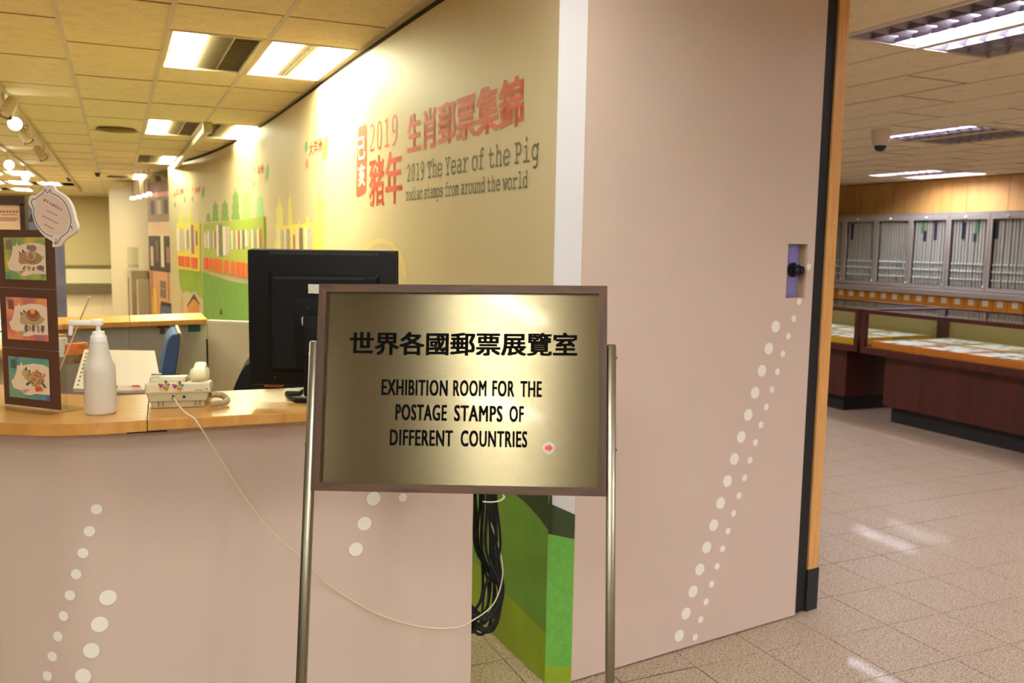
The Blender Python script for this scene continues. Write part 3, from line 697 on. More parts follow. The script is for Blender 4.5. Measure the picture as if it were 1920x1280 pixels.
# =================================================================== OBJECTS
# ---- exhibition sign on its steel stand
W_, H_ = .62, .4411
SM = Matrix(((0.9984, 0.0558, -0.0007, -0.1084), (-0.0543, 0.9756, 0.2125, 1.85), (0.0125, -0.2121, 0.9772, 1.2923), (0, 0, 0, 1)))   # x right, y away, z up the plate
lowz = -(1.2923) / .9772
base = SM @ Vector((0, 0, lowz)); base.z = 0
sg = thing('sign_stand', 'brushed metal exhibition room sign in a walnut frame on a tilted steel stand', 'sign', base)
m_walnut = wood('walnut', (46, 24, 8), (94, 56, 22), 9, (1.2, 1.2, 1.2), .45, dist=3.5)
m_walx = wood('walnut_cross', (48, 25, 8), (100, 60, 24), 14, (.15, 1, 1), .45, dist=2.5)
m_walz = wood('walnut_up', (46, 24, 8), (94, 56, 22), 14, (1, 1, .15), .45, dist=2.5)
# brushed plate
mp = bpy.data.materials.new('brushed_plate'); mp.use_nodes = True; nt = mp.node_tree; b = nt.nodes['Principled BSDF']
b.inputs['Base Color'].default_value = (*lin((116, 105, 81)), 1); b.inputs['Metallic'].default_value = 1.0; b.inputs['Roughness'].default_value = .3
tc = nt.nodes.new('ShaderNodeTexCoord'); mm_ = nt.nodes.new('ShaderNodeMapping'); mm_.inputs['Scale'].default_value = (6, 1, 1400)
ns = nt.nodes.new('ShaderNodeTexNoise'); ns.inputs['Scale'].default_value = 1.0; ns.inputs['Detail'].default_value = 4
bp = nt.nodes.new('ShaderNodeBump'); bp.inputs['Strength'].default_value = .03; bp.inputs['Distance'].default_value = .0003
mr = nt.nodes.new('ShaderNodeMapRange'); mr.inputs[3].default_value = .22; mr.inputs[4].default_value = .30
nt.links.new(tc.outputs['Object'], mm_.inputs[0]); nt.links.new(mm_.outputs[0], ns.inputs['Vector'])
nt.links.new(ns.outputs['Fac'], bp.inputs['Height']); nt.links.new(bp.outputs[0], b.inputs['Normal'])
nt.links.new(ns.outputs['Fac'], mr.inputs[0]); nt.links.new(mr.outputs[0], b.inputs['Roughness'])
b.inputs['Anisotropic'].default_value = .82; b.inputs['Coat Weight'].default_value = .1; b.inputs['Coat Roughness'].default_value = .06
tg = nt.nodes.new('ShaderNodeVectorTransform'); tg.vector_type = 'VECTOR'; tg.convert_from = 'OBJECT'; tg.convert_to = 'WORLD'; tg.inputs[0].default_value = (0, 0, 1)
nt.links.new(tg.outputs[0], b.inputs['Tangent'])
# every part of the sign hangs in the plate's own frame
SL = Wm(sg).inverted() @ SM
def sgpart(mb, name, m, parent=None):
    o = mb.build(name, m)
    o.parent = parent or sg
    if parent is None: o.matrix_basis = SL
    return o
fw_ = .017
x0, x1, z0, z1 = -W_ / 2, W_ / 2, -H_ / 2, H_ / 2
def mitre(pts): return pts
sgpart(MB().hexa([(x0, -.012, z1), (x1, -.012, z1), (x1, .018, z1), (x0, .018, z1), (x0 + fw_, -.012, z1 - fw_), (x1 - fw_, -.012, z1 - fw_), (x1 - fw_, .018, z1 - fw_), (x0 + fw_, .018, z1 - fw_)]), 'frame_rail', m_walx)
sgpart(MB().hexa([(x0, -.012, z0), (x1, -.012, z0), (x1, .018, z0), (x0, .018, z0), (x0 + fw_, -.012, z0 + fw_), (x1 - fw_, -.012, z0 + fw_), (x1 - fw_, .018, z0 + fw_), (x0 + fw_, .018, z0 + fw_)]), 'frame_rail', m_walx)
sgpart(MB().hexa([(x0, -.012, z0), (x0, .018, z0), (x0, .018, z1), (x0, -.012, z1), (x0 + fw_, -.012, z0 + fw_), (x0 + fw_, .018, z0 + fw_), (x0 + fw_, .018, z1 - fw_), (x0 + fw_, -.012, z1 - fw_)]), 'frame_rail', m_walz)
sgpart(MB().hexa([(x1, -.012, z0), (x1, .018, z0), (x1, .018, z1), (x1, -.012, z1), (x1 - fw_, -.012, z0 + fw_), (x1 - fw_, .018, z0 + fw_), (x1 - fw_, .018, z1 - fw_), (x1 - fw_, -.012, z1 - fw_)]), 'frame_rail', m_walz)
for o in [c for c in COL.objects if c.name.startswith('frame_rail')]: fixnormals(o)
plate = sgpart(MB().box((x0 + fw_ - .002, .002, z0 + fw_ - .002), (x1 - fw_ + .002, .006, z1 - fw_ + .002)), 'metal_plate', mp)
m_ink = mat('black_ink', (12, 10, 8), .6, spec=.15)
SI = SM.inverted()
def spl(x, y):
    q = onplane(x, y, SM @ Vector((0, 0, 0)), (SM.to_3x3() @ Vector((0, 1, 0)))); l = SI @ q; return l.x, l.z
def signtext(s, pa, pb, hgt, bold, ybox=None, name='black_lettering', space=1.0):
    (xa, za), (xb, zb) = spl(*pa), spl(*pb)
    mb = MB()
    put_text(mb, s, lambda u, v: (xa + (xb - xa) * u, .0012, za + (zb - za) * u + hgt * v), m_ink, 0, ybox, space, bold)
    return sgpart(mb, name, m_ink)
def hpx(p, q): return abs(spl(*p)[1] - spl(*q)[1])
signtext('世界各國郵票展覽室', (656, 664), (1081, 667), hpx((656, 623), (656, 665)), (.028, .02), name='chinese_lettering')
ch = hpx((720, 712), (720, 741))
for tx_, xa, xb, ya_, yb_ in (('EXHIBITION', 715.5, 838, 739.5, 741.5), ('ROOM', 850, 911, 741.5, 742), ('FOR', 923.5, 963.5, 742, 743), ('THE', 976, 1015, 743, 743.5), ('POSTAGE', 741.5, 836.5, 786.5, 788), ('STAMPS', 852, 941, 788.5, 790), ('OF', 955.5, 981, 790, 790.5), ('DIFFERENT', 731, 847.5, 834, 836), ('COUNTRIES', 864, 987.5, 836, 838)):
    signtext(tx_, (xa, ya_), (xb, yb_), ch, (.038, .013), (0, .70), 'black_lettering', 1.12)
ax, az = spl(1028.5, 839.5); rr = .0128
d = MB(); d.add([(ax + rr * math.cos(k * math.pi / 14), y, az + rr * math.sin(k * math.pi / 14)) for y in (.002, 0.0) for k in range(28)], [tuple(range(28, 56))] + [(k, (k + 1) % 28, 28 + (k + 1) % 28, 28 + k) for k in range(28)])
st = sgpart(fixnormals(d.build('tmp', m_white)) and d, 'round_sticker', m_white); bpy.data.objects.remove(bpy.data.objects['tmp'])
k = .0095
d = MB(); d.add([(ax + p[0] * k, -.0008, az + p[1] * k) for p in ((-.75, -.45), (.05, -.45), (.05, -.95), (1, 0), (.05, .95), (.05, .45), (-.75, .45))], [tuple(range(7))])
sgpart(d, 'red_arrow', mat('arrow_red', (236, 74, 36), .5), st)
# legs, feet and bolts
for s_, xx in ((-1, -.3215), (1, .3205)):
    sgpart(MB().bbox((xx - .0095, .0, lowz + .012), (xx + .0095, .026, .098), .004), 'leg', m_steel)
    sgpart(MB().tube([(xx + s_ * .009, .013, .07), (xx + s_ * .0125, .013, .07)], .003, 8), 'bolt', m_steel)
    sgpart(MB().tube([(xx + s_ * .009, .013, -.125), (xx + s_ * .0125, .013, -.125)], .003, 8), 'bolt', m_steel)
    sgpart(MB().box((-.0015, -.003, 0), (.0015, 0, 0)) if False else MB().tube([(xx - s_ * .002, .02, 0), (xx - s_ * .013, .02, 0)], .006, 8), 'mount_pin', m_steel)
    fb = SM @ Vector((xx, .013, lowz))
    MB().bbox((fb.x - .015, fb.y - .1, 0), (fb.x + .015, fb.y + .42, .025), .004).build('foot_bar', m_steel, sg, True)
fb0 = SM @ Vector((-.32, .013, lowz)); fb1 = SM @ Vector((.32, .013, lowz))
MB().tube([(fb0.x, fb0.y + .3, .0125), (fb1.x, fb1.y + .3, .0125)], .01, 8).build('cross_tube', m_steel, sg, True)

# ---- reception counter (ring-shaped booth)
CT, TK = 1.12, .03
fe = [(-2.62, 4.3), (-2.58, 3.7), (-2.42, 3.15), (-2.12, 2.68), (-1.78, 2.38), (-1.52, 2.26), (-1.313, 2.222), (-1.224, 2.212), (-1.137, 2.218), (-1.049, 2.247), (-.962, 2.287)]
fes = [(v.x, v.y) for v in smooth([(x, y, 0) for x, y in fe], 5)]
def offs(pl, d):
    out = []
    for i, p in enumerate(pl):
        a = Vector(pl[max(i - 1, 0)]); b_ = Vector(pl[min(i + 1, len(pl) - 1)]); t_ = (b_ - a).normalized()
        out.append((p[0] - t_.y * d, p[1] + t_.x * d))
    return out
e1 = (-.568, 2.444); sl_ = (e1[1] - 2.287) / (e1[0] + .962)
seam = (-.962, 2.287); rend = (-.20, 2.287 + sl_ * .762)
rt = [seam, rend]; tdir = Vector((rend[0] - seam[0], rend[1] - seam[1])).normalized(); tn = Vector((-tdir.y, tdir.x))
cnt = thing('reception_counter', 'curved reception counter with beech worktop and pink front panels', 'counter', (-1.1, 2.6, 0))
DEP = .42
back = offs(fes, DEP); back[-1] = (seam[0] + tn.x * DEP, seam[1] + tn.y * DEP)
def bev(o, w=.004):
    md = o.modifiers.new('bevel', 'BEVEL'); md.width = w; md.segments = 2; md.limit_method = 'ANGLE'; return o
wtop = fixnormals(MB().prism(fes + back[::-1], CT - TK, CT).build('worktop', m_beech, cnt, True)); bev(wtop, .003)
g = .0015
q = [Vector(seam) + tdir * g, Vector(rend), Vector(rend) + tn * DEP, Vector(seam) + tdir * g + tn * DEP]
wt2 = fixnormals(MB().prism([(v.x, v.y) for v in q], CT - TK, CT).build('worktop', m_beech, cnt, True)); bev(wt2, .003)
OV = .15
pl = offs(fes, OV); pl[-1] = (seam[0] + tn.x * OV, seam[1] + tn.y * OV)
# lower right corner of the front panel gives the height of its foot
pr0 = Vector(seam) + tn * OV; 
prd = Vector((tdir.x, tdir.y, 0)); pnn = Vector((tdir.y, -tdir.x, 0)); pc = Vector((pr0.x, pr0.y, 0))
prq = onplane(882.5, 1279, pc, pnn); pu = (prq - pc).dot(prd); zf = prq.z
pl_pts = pl
pb2 = offs(fes, OV + .025); pb2[-1] = (seam[0] + tn.x * (OV + .025), seam[1] + tn.y * (OV + .025))
fixnormals(MB().prism(pl + pb2[::-1], zf, CT - TK).build('front_panel', m_pink, cnt, True))
p3 = [pr0 + tdir * .0001, pr0 + tdir * pu, pr0 + tdir * pu + tn * .025, pr0 + tdir * .0001 + tn * .025]
fixnormals(MB().prism([(v.x, v.y) for v in p3], zf, CT - TK).build('front_panel', m_pink, cnt, True))
tk0 = offs(fes, OV + .06); tk1 = offs(fes, OV + .08)
fixnormals(MB().prism(tk0 + [(v.x, v.y) for v in (pr0 + tdir * (pu - .05) + tn * .06, pr0 + tdir * (pu - .05) + tn * .08)] + tk1[::-1], 0, zf + .02).build('toe_kick', mat('toe_dark', (58, 46, 38), .7), cnt, True))
# inner side of the counter
fixnormals(MB().prism([(v.x, v.y) for v in (pr0 + tdir * .2 + tn * .22, pr0 + tdir * (pu - .02) + tn * .22, pr0 + tdir * (pu - .02) + tn * .245, pr0 + tdir * .2 + tn * .245)], zf, CT - TK).build('inner_panel', m_grey, cnt, True))
MB().prism([(v.x, v.y) for v in (Vector(seam) - tdir * .05 + tn * .01, Vector(seam) + tdir * .05 + tn * .01, Vector(seam) + tdir * .05 + tn * .06, Vector(seam) - tdir * .05 + tn * .06)], CT - TK - .006, CT - TK - .0005).build('joint_plate', m_blackm, cnt, True)
# printed dots on the counter front
def cdot(x, y, r):
    best = None; d_ = ray(x, y)
    segs_ = [(Vector((*pl[i], 0)), Vector((*pl[i + 1], 0))) for i in range(len(pl) - 1)] + [(pc, pc + prd * pu)]
    for a, b_ in segs_:
        t_ = (b_ - a).normalized(); n_ = Vector((t_.y, -t_.x, 0)); h_ = onplane(x, y, a, n_); u_ = (h_ - a).dot(t_)
        if -.001 <= u_ <= (b_ - a).length + .001 and h_.y > 0 and h_.z < CT:
            if best is None or h_.y < best[0].y: best = (h_, t_, n_)
    if best:
        h_, t_, n_ = best; d = MB(); disc(d, h_ + n_ * .0025, t_, ZZ, r, n_); d.build('white_dot', m_dot, cnt, True)
for x, y in ((202.5, 1119.5), (187, 1169.5), (172, 1218.5), (156.5, 1266.5)): cdot(x, y, .0225)
for x, y in ((181, 954), (168, 995), (156, 1036), (143.5, 1075.5), (132, 1115), (120.5, 1154), (109.5, 1192), (99, 1229.5), (90, 1266)): cdot(x, y, .0148)
for x, y in ((700, 934), (683, 981), (667, 1029)): cdot(x, y, .0218)
cdot(755, 932, .0135)
# back run of the booth
bk = thing('back_counter', 'back run of the booth with beech top over grey panels', 'counter', (-2.1, 5.2, 0))
nf = [(-2.62, 4.34), (-2.56, 4.56), (-2.46, 4.78), (-2.32, 4.90), (-2.182, 4.993)]; ff = [(-3.05, 4.34), (-2.98, 4.75), (-2.83, 5.1), (-2.6, 5.27), (-2.366, 5.404)]
bev(fixnormals(MB().prism(nf + ff[::-1], CT - TK, CT).build('worktop', m_beech, bk, True)), .003)
bev(fixnormals(MB().prism([(-2.179, 4.996), (-1.825, 5.243), (-2.02, 5.69), (-2.363, 5.406)], CT - TK, CT).build('worktop', m_beech, bk, True)), .003)
b0_, b1_ = Vector((-2.182 - .06, 4.993 + .12)), Vector((-1.87, 5.36)); bd_ = (b1_ - b0_).normalized(); bn_ = Vector((-bd_.y, bd_.x))
def bpan(u0, u1, w0, w1, z0, z1, m, name):
    return fixnormals(MB().prism([(v.x, v.y) for v in (b0_ + bd_ * u0 + bn_ * w0, b0_ + bd_ * u1 + bn_ * w0, b0_ + bd_ * u1 + bn_ * w1, b0_ + bd_ * u0 + bn_ * w1)], z0, z1).build(name, m, bk, True))
bl = (b1_ - b0_).length
bpan(.004, bl, 0, .02, 0, CT - TK, m_grey, 'inner_panel'); bpan(-.4, -.0, 0, .02, 0, CT - TK, m_grey, 'inner_panel')
bpan(bl - .11, bl - .04, -.006, 0, CT - TK - .055, CT - TK - .004, mat('teal_label', (26, 92, 84), .5), 'teal_label')
bpan(bl - .29, bl - .23, -.05, 0, CT - TK - .02, CT - TK - .001, mat('bracket_brown', (96, 66, 40), .5), 'bracket'); bpan(bl - .27, bl - .25, -.02, 0, CT - TK - .06, CT - TK - .018, _mats['bracket_brown'], 'bracket')
# low pale screen beside it
pA = atz(389, 600, 1.115); pB = Vector((-.75, 5.0, 0))
lw = thing('low_partition', 'low pale grey partition between the back counter and the monitor', 'partition', (pA.x, pA.y, 0))
sd2 = (Vector((pB.x, pB.y)) - Vector((pA.x, pA.y))).normalized(); sn2 = Vector((-sd2.y, sd2.x))
a2 = Vector((pA.x, pA.y)); b2 = Vector((pB.x, pB.y))
fixnormals(MB().prism([(v.x, v.y) for v in (a2, b2, b2 + sn2 * .03, a2 + sn2 * .03)], .0, 1.10).build('screen_board', mat('screen_pale', (212, 200, 178), .6), lw, True))
fixnormals(MB().prism([(v.x, v.y) for v in (a2 - sd2 * .002 - sn2 * .002, b2 - sn2 * .002, b2 + sn2 * .032, a2 - sd2 * .002 + sn2 * .032)], 1.10, 1.115).build('edge_cap', m_offw, lw, True))
fixnormals(MB().prism([(v.x, v.y) for v in (a2 - sd2 * .012, a2 - sd2 * .001, a2 - sd2 * .001 + sn2 * .03, a2 - sd2 * .012 + sn2 * .03)], .0, 1.0).build('edge_seal', m_blackm, lw, True))

# ---- acrylic stand with the strip of pig cards
cA, cB = atz(9, 757, CT + .006), atz(113, 769, CT + .006)
cu = (cB - cA); cu.z = 0; cwid = cu.length; cu.normalize(); cn = Vector((cu.y, -cu.x, 0))            # faces the camera
cs = thing('card_stand', 'clear acrylic stand with a brown strip of three pig postcards', 'card stand', (cA + cB) / 2 - ZZ * .006)
def cp_(x, y, o=0.0): return onplane(x, y, cA, cn) + cn * o
topz = cp_(100, 431).z
m_card = mat('brown_card', (86, 48, 32), .6)
cardL = cA + cu * -.006
zj = [CT + .006, cp_(60, 655).z, cp_(60, 541).z, topz]
for k in range(3):
    fixnormals(MB().slab([cA + ZZ * (zj[k] - cA.z + .0006), cB + ZZ * (zj[k] - cB.z + .0006), cB + ZZ * (zj[k + 1] - cB.z - .0006), cA + ZZ * (zj[k + 1] - cA.z - .0006)], -cn, .004).build('brown_card', m_card, cs, True))
def acr(name, pts, n_, t_): return fixnormals(MB().slab(pts, n_, t_).build(name, m_acryl, cs, True))
cL2, cR2 = cA - cu * .012, cB + cu * .014
acr('acrylic_back', [cL2 - cn * .012 , cR2 - cn * .012, cR2 - cn * .012 + ZZ * .34, cL2 - cn * .012 + ZZ * .34], -cn, .003)
acr('acrylic_base', [cL2 + cn * .05 - ZZ * .006, cR2 + cn * .05 - ZZ * .006, cR2 - cn * .075 - ZZ * .006, cL2 - cn * .075 - ZZ * .006], ZZ, .003)
# postcards: drawn on a 0..1 square
def hexc(n, c): return mat('ink_' + n, c, .6)
def wash(name, cs_, scale=9):
    if name in _mats: return _mats[name]
    M = bpy.data.materials.new(name); M.use_nodes = True; nt = M.node_tree; b = nt.nodes['Principled BSDF']; b.inputs['Roughness'].default_value = .6
    tc = nt.nodes.new('ShaderNodeTexCoord'); n = nt.nodes.new('ShaderNodeTexNoise'); n.inputs['Scale'].default_value = scale; n.inputs['Detail'].default_value = 2
    nt.links.new(tc.outputs['Object'], n.inputs['Vector']); r = nt.nodes.new('ShaderNodeValToRGB')
    r.color_ramp.elements[0].position = .36; r.color_ramp.elements[1].position = .64; r.color_ramp.elements[0].color = (*lin(cs_[0]), 1); r.color_ramp.elements[1].color = (*lin(cs_[-1]), 1)
    if len(cs_) > 2: e_ = r.color_ramp.elements.new(.5); e_.color = (*lin(cs_[1]), 1)
    nt.links.new(n.outputs['Fac'], r.inputs[0]); nt.links.new(r.outputs[0], b.inputs['Base Color']); _mats[name] = M; return M
PIG = [(1, .80), (.86, .86), (.62, .87), (.42, .82), (.36, .80), (.33, .88), (.29, .80), (.22, .79), (.21, .70), (.19, .62), (.13, .46), (.06, .40), (.08, .33), (.11, .23), (.25, .19), (.42, .16), (.55, .24), (.46, .19), (.36, .10), (.50, .09), (.66, .14), (1, .15)]
def blob(cx, cy, rx, ry, n=18, rot=0): return [(cx + rx * math.cos(2 * math.pi * k / n) * math.cos(rot) - ry * math.sin(2 * math.pi * k / n) * math.sin(rot), cy + rx * math.cos(2 * math.pi * k / n) * math.sin(rot) + ry * math.sin(2 * math.pi * k / n) * math.cos(rot)) for k in range(n)]
def ringtail(cx, cy, r): return [(cx + r * .5, cy), (cx + r * .9, cy + r * .4), (cx + r * .4, cy + r), (cx + r * .2, cy + r * .8), (cx + r * .6, cy + r * .4), (cx + r * .2, cy + .1 * r)]
INK = lambda c: mat('ink_%d_%d_%d' % c, c, .6)
def postcard(quad, washm, layers, label):
    q = [cp_(*p, .0008) for p in quad]     # TL TR BR BL
    def at(u, v, o): return (q[3] * (1 - u) + q[2] * u) * (1 - v) + (q[0] * (1 - u) + q[1] * u) * v + cn * o
    card = MB().slab(q[::-1], cn, .0006).build('postcard', washm, cs, True); fixnormals(card); tag(card, label)
    mb = MB(); o = .0009
    mb.add([at(*p, o) for p in PIG], [tuple(range(len(PIG)))], INK((232, 206, 176)))
    for c, poly in layers:
        o += .00012; mb.add([at(*p, o) for p in poly], [tuple(range(len(poly)))], INK(c))
    mb.build('pig_print', None, card, True)
seal_ = lambda c: (c, [(.06, .72), (.20, .71), (.20, .93), (.06, .93)])
def pigbody(x, y, w, h, c, ear):
    return [(c, blob(x + w * .55, y + h * .5, w * .46, h * .44)), (c, [(x - .02 * w, y + h * .22), (x + w * .02, y + h * .75), (x + w * .3, y + h * .95), (x + w * .3, y + h * .1), (x + w * .08, y + h * .08)]),
            (ear, [(x + w * .05, y + h * .75), (x + w * .0, y + h * .98), (x + w * .15, y + h * .82)]), (ear, [(x + w * .16, y + h * .86), (x + w * .16, y + h * 1.14), (x + w * .28, y + h * .94)])]
L1 = [seal_((140, 104, 80))] + pigbody(.36, .34, .56, .34, (170, 130, 82), (96, 70, 58)) + [((150, 112, 104), blob(.70, .74, .10, .08)), ((150, 112, 104), [(.56, .72), (.58, .83), (.68, .80), (.66, .70)]),
     ((170, 168, 130), [(.54, .67), (.78, .67), (.77, .50), (.70, .43), (.60, .43), (.54, .50)]), ((70, 84, 92), [(.545, .56), (.555, .56), (.60, .45), (.70, .44), (.76, .50), (.77, .49), (.70, .42), (.595, .43)]), ((206, 92, 78), blob(.66, .56, .055, .09)),
     ((132, 104, 104), blob(.88, .29, .09, .06)), ((132, 104, 104), [(.93, .27), (.97, .18), (.90, .22)]), ((96, 74, 66), [(.44, .25), (.50, .33), (.52, .31), (.47, .24)]), ((170, 130, 82), [(.56, .34), (.60, .20), (.64, .30)]), ((96, 74, 66), [(.68, .22), (.72, .32), (.74, .30), (.71, .22)]), ((140, 104, 84), ringtail(.93, .50, .06))]
L2 = [seal_((130, 78, 66))] + pigbody(.34, .34, .56, .34, (186, 158, 106), (92, 74, 66)) + [((74, 120, 110), blob(.66, .60, .17, .14)), ((210, 88, 62), blob(.66, .61, .155, .125)), ((96, 104, 54), blob(.66, .63, .125, .105)), ((206, 66, 54), blob(.66, .66, .09, .08)), ((238, 170, 64), blob(.66, .69, .055, .055)),
     ((186, 158, 106), [(.52, .36), (.58, .20), (.62, .34)])] + [((110, 90, 96), [(x_, .37), (x_ + .06, .37), (x_ + .05, .24), (x_ + .02, .19), (x_ - .02, .26)]) for x_ in (.46, .64, .86)] + [((170, 140, 124), [(.74, .37), (.80, .37), (.80, .2), (.76, .2)]), ((160, 130, 96), ringtail(.90, .50, .06))]
L3 = [seal_((70, 96, 82))] + [((182, 172, 120), blob(.70, .52, .19, .17)), ((182, 172, 120), [(.32, .60), (.38, .72), (.52, .70), (.72, .44), (.56, .36), (.42, .46)]), ((84, 66, 62), [(.40, .70), (.46, .79), (.47, .68)]), ((84, 66, 62), [(.50, .68), (.56, .72), (.52, .62)]), ((182, 172, 120), [(.56, .40), (.58, .32), (.72, .30), (.80, .36)]), ((84, 66, 62), [(.42, .36), (.50, .42), (.54, .39), (.46, .31)]), ((84, 66, 62), [(.84, .44), (.94, .32), (.88, .31), (.80, .42)])] + \
     [((226, 108, 58), blob(a, b_, .042, .05)) for a, b_ in ((.48, .55), (.60, .48), (.66, .60), (.80, .56), (.72, .68), (.68, .36), (.78, .47))] + [((90, 132, 76), blob(a, b_, .02, .035, 8, .6)) for a, b_ in ((.54, .60), (.66, .49), (.73, .58), (.60, .40), (.86, .47), (.74, .42), (.55, .43), (.80, .65))] + [((214, 78, 48), blob(.72, .26, .055, .06)), ((214, 78, 48), blob(.79, .28, .05, .055)), ((96, 120, 96), ringtail(.86, .58, .09))]
postcard([(7, 445), (85, 444.5), (88, 525.5), (11.5, 523)], wash('green_wash', [(196, 178, 66), (140, 158, 84), (86, 138, 104)], 14), L1, 'green postcard with a pig carrying a piglet under a saddle cloth')
postcard([(11, 556), (88, 560), (92, 640), (15.5, 635)], wash('rose_wash', [(226, 142, 90), (206, 110, 96), (160, 106, 124)], 14), L2, 'rose postcard with a pig under a flower rosette')
postcard([(16, 667), (92, 673.5), (95, 752), (19, 743)], wash('teal_wash', [(116, 158, 116), (96, 148, 138), (84, 92, 140)], 14), L3, 'teal postcard with a pig covered in persimmons')

# ---- pig-shaped speech bubble card
bo = [(715, 75), (740, 55), (850, 60), (870, 100), (890, 140), (950, 170), (1010, 210), (1060, 255), (1100, 310), (1130, 370), (1150, 430), (1165, 490), (1180, 560), (1210, 650), (1214, 690), (1207, 725), (1180, 770), (1090, 830), (1020, 880), (960, 960), (920, 980), (880, 985), (842, 985), (845, 900), (740, 840), (660, 760), (600, 660), (570, 600), (550, 540), (535, 420), (510, 380), (480, 330), (500, 230), (530, 205), (580, 215), (650, 160), (700, 130)]
def bpx(p): return (p[0] / 8, 340 + p[1] / 8)
bub = thing('speech_bubble_card', 'white pig-shaped speech bubble card with pink oval and small writing', 'card', cp_(107, 440, .004))
def bpt(p, o): return cp_(*bpx(p), o)
fixnormals(MB().slab([bpt(p, .004) for p in bo], cn, .008).build('foam_board', mat('card_white', (232, 216, 206), .6), bub, True))
ov = [(740, 200), (800, 205), (860, 220), (920, 260), (980, 310), (1030, 370), (1060, 440), (1085, 510), (1090, 570), (1085, 640), (1070, 690), (1040, 745), (1000, 780), (950, 805), (900, 810), (840, 800), (780, 770), (725, 730), (680, 680), (645, 620), (620, 560), (600, 500), (590, 430), (593, 360), (610, 310), (630, 265), (660, 230), (695, 210)]
MB().add([bpt(p, .0124) for p in ov], [tuple(range(len(ov)))]).build('pink_oval', mat('pale_pink', (230, 198, 182), .6), bub, True)
def pxline(mb, pts, w, o, m=None):
    pts = [Vector((p[0], p[1])) for p in pts]
    L_, R_ = [], []
    for i, p in enumerate(pts):
        t_ = (pts[min(i + 1, len(pts) - 1)] - pts[max(i - 1, 0)]).normalized(); n_ = Vector((-t_.y, t_.x)); L_.append(p + n_ * w); R_.append(p - n_ * w)
    for i in range(len(pts) - 1): mb.add([bpt(q_, o) for q_ in (L_[i], L_[i + 1], R_[i + 1], R_[i])], [(0, 1, 2, 3)], m)
m_line = mat('grey_ink', (84, 80, 72), .6)
lnm = MB()
ol = [(850, 828), (790, 810), (740, 782), (690, 740), (650, 690), (615, 635), (590, 580), (572, 530), (565, 480), (567, 420), (560, 385), (540, 350), (530, 318), (545, 268), (600, 266), (640, 225), (705, 185), (722, 140), (735, 115), (750, 150), (765, 172), (785, 172), (800, 135), (810, 120), (820, 155), (832, 182), (885, 200), (940, 230), (990, 272), (1030, 320), (1065, 380), (1090, 440), (1110, 505), (1120, 560), (1120, 620), (1108, 680), (1090, 730), (1060, 770), (1010, 812), (960, 845), (948, 880), (930, 912), (905, 935), (885, 935), (880, 925), (898, 905), (904, 885), (896, 855)]
pxline(lnm, ol, 5.5, .0126); pxline(lnm, [(1110, 670), (1130, 690), (1145, 680), (1135, 672), (1128, 690), (1152, 722)], 5, .0126)
lnm.build('pig_outline', m_line, bub, True)
wr_ = MB(); tdirp = Vector((985 - 735, 430 - 285)).normalized(); tnp = Vector((-tdirp.y, tdirp.x))
for i, chh in enumerate('豬年吉慶明信片'):
    c0 = Vector((735, 285)) + tdirp * (i * 47)
    put_text(wr_, chh, lambda u, v: bpt((c0 + tdirp * (u - .5) * 36 - tnp * (v - .5) * 44), .0128), m_line)
for a_, b_, n_ in (((772, 440), (908, 512), 7), ((712, 520), (926, 634), 10), ((733, 648), (856, 712), 7)):
    a_, b_ = Vector(a_), Vector(b_)
    for i in range(n_):
        c0 = a_.lerp(b_, i / (n_ - 1)); s_ = 8
        wr_.add([bpt(c0 + tdirp * dx * s_ + tnp * dy * s_, .0128) for dx, dy in ((-.8, -1), (.8, -1), (.8, 1), (-.8, 1))], [(0, 1, 2, 3)], m_line)
wr_.build('small_writing', m_line, bub, True)

# ---- hand sanitiser bottle
bc = atz(180, 778, CT); k = .0405
san = thing('sanitizer_bottle', 'translucent white pump bottle of hand sanitiser on the counter', 'bottle', (bc.x, bc.y + .03, CT), R(8))
m_bot = mat('milky_plastic', (232, 222, 206), .4, trans=.25, sub=.2); m_pump = mat('white_pump', (240, 234, 226), .35)
MB().lathe([(.0, .0), (.036, 0), (k, .004), (k, .02), (k, .115), (.0395, .132), (.0335, .142), (.0255, .172), (.0235, .19), (.0225, .192), (.0225, .198), (0, .198)], 32).build('bottle_body', m_bot, san)
cap = MB().lathe([(0, .198), (.0195, .198), (.0195, .212), (.0155, .217), (.0155, .224), (.008, .226), (0, .226)], 24)
for i in range(20):
    an = 2 * math.pi * i / 20; cap.box((-.001, .0185, .199), (.001, .0205, .211), None, Matrix.Rotation(an, 4, 'Z'))
cap.build('ribbed_cap', m_pump, san)
MB().tube([(0, 0, .225), (0, 0, .245)], .006, 10).build('pump_stem', m_pump, san)
hd = MB().bbox((-.074, -.010, .241), (.008, .010, .255), .004).bbox((-.016, -.012, .240), (.012, .012, .258), .005)
hd.tube([(-.068, 0, .245), (-.070, 0, .228), (-.072, 0, .214)], [.007, .0062, .0055], 10)
hd.build('pump_head', m_pump, san)
lt = MB()
for i, chh in enumerate('乾洗手消毒液'):
    pass
for i in range(11):
    an = math.pi + .55; z_ = .105 - i * .0078
    lt.add([(k * 1.012 * math.cos(an + da), k * 1.012 * math.sin(an + da), z_ + dz) for da, dz in ((-.08, 0), (.05, 0), (.05, .0045), (-.08, .0045))], [(0, 1, 2, 3)])
lt.build('side_writing', mat('purple_ink', (128, 112, 140), .6), san)

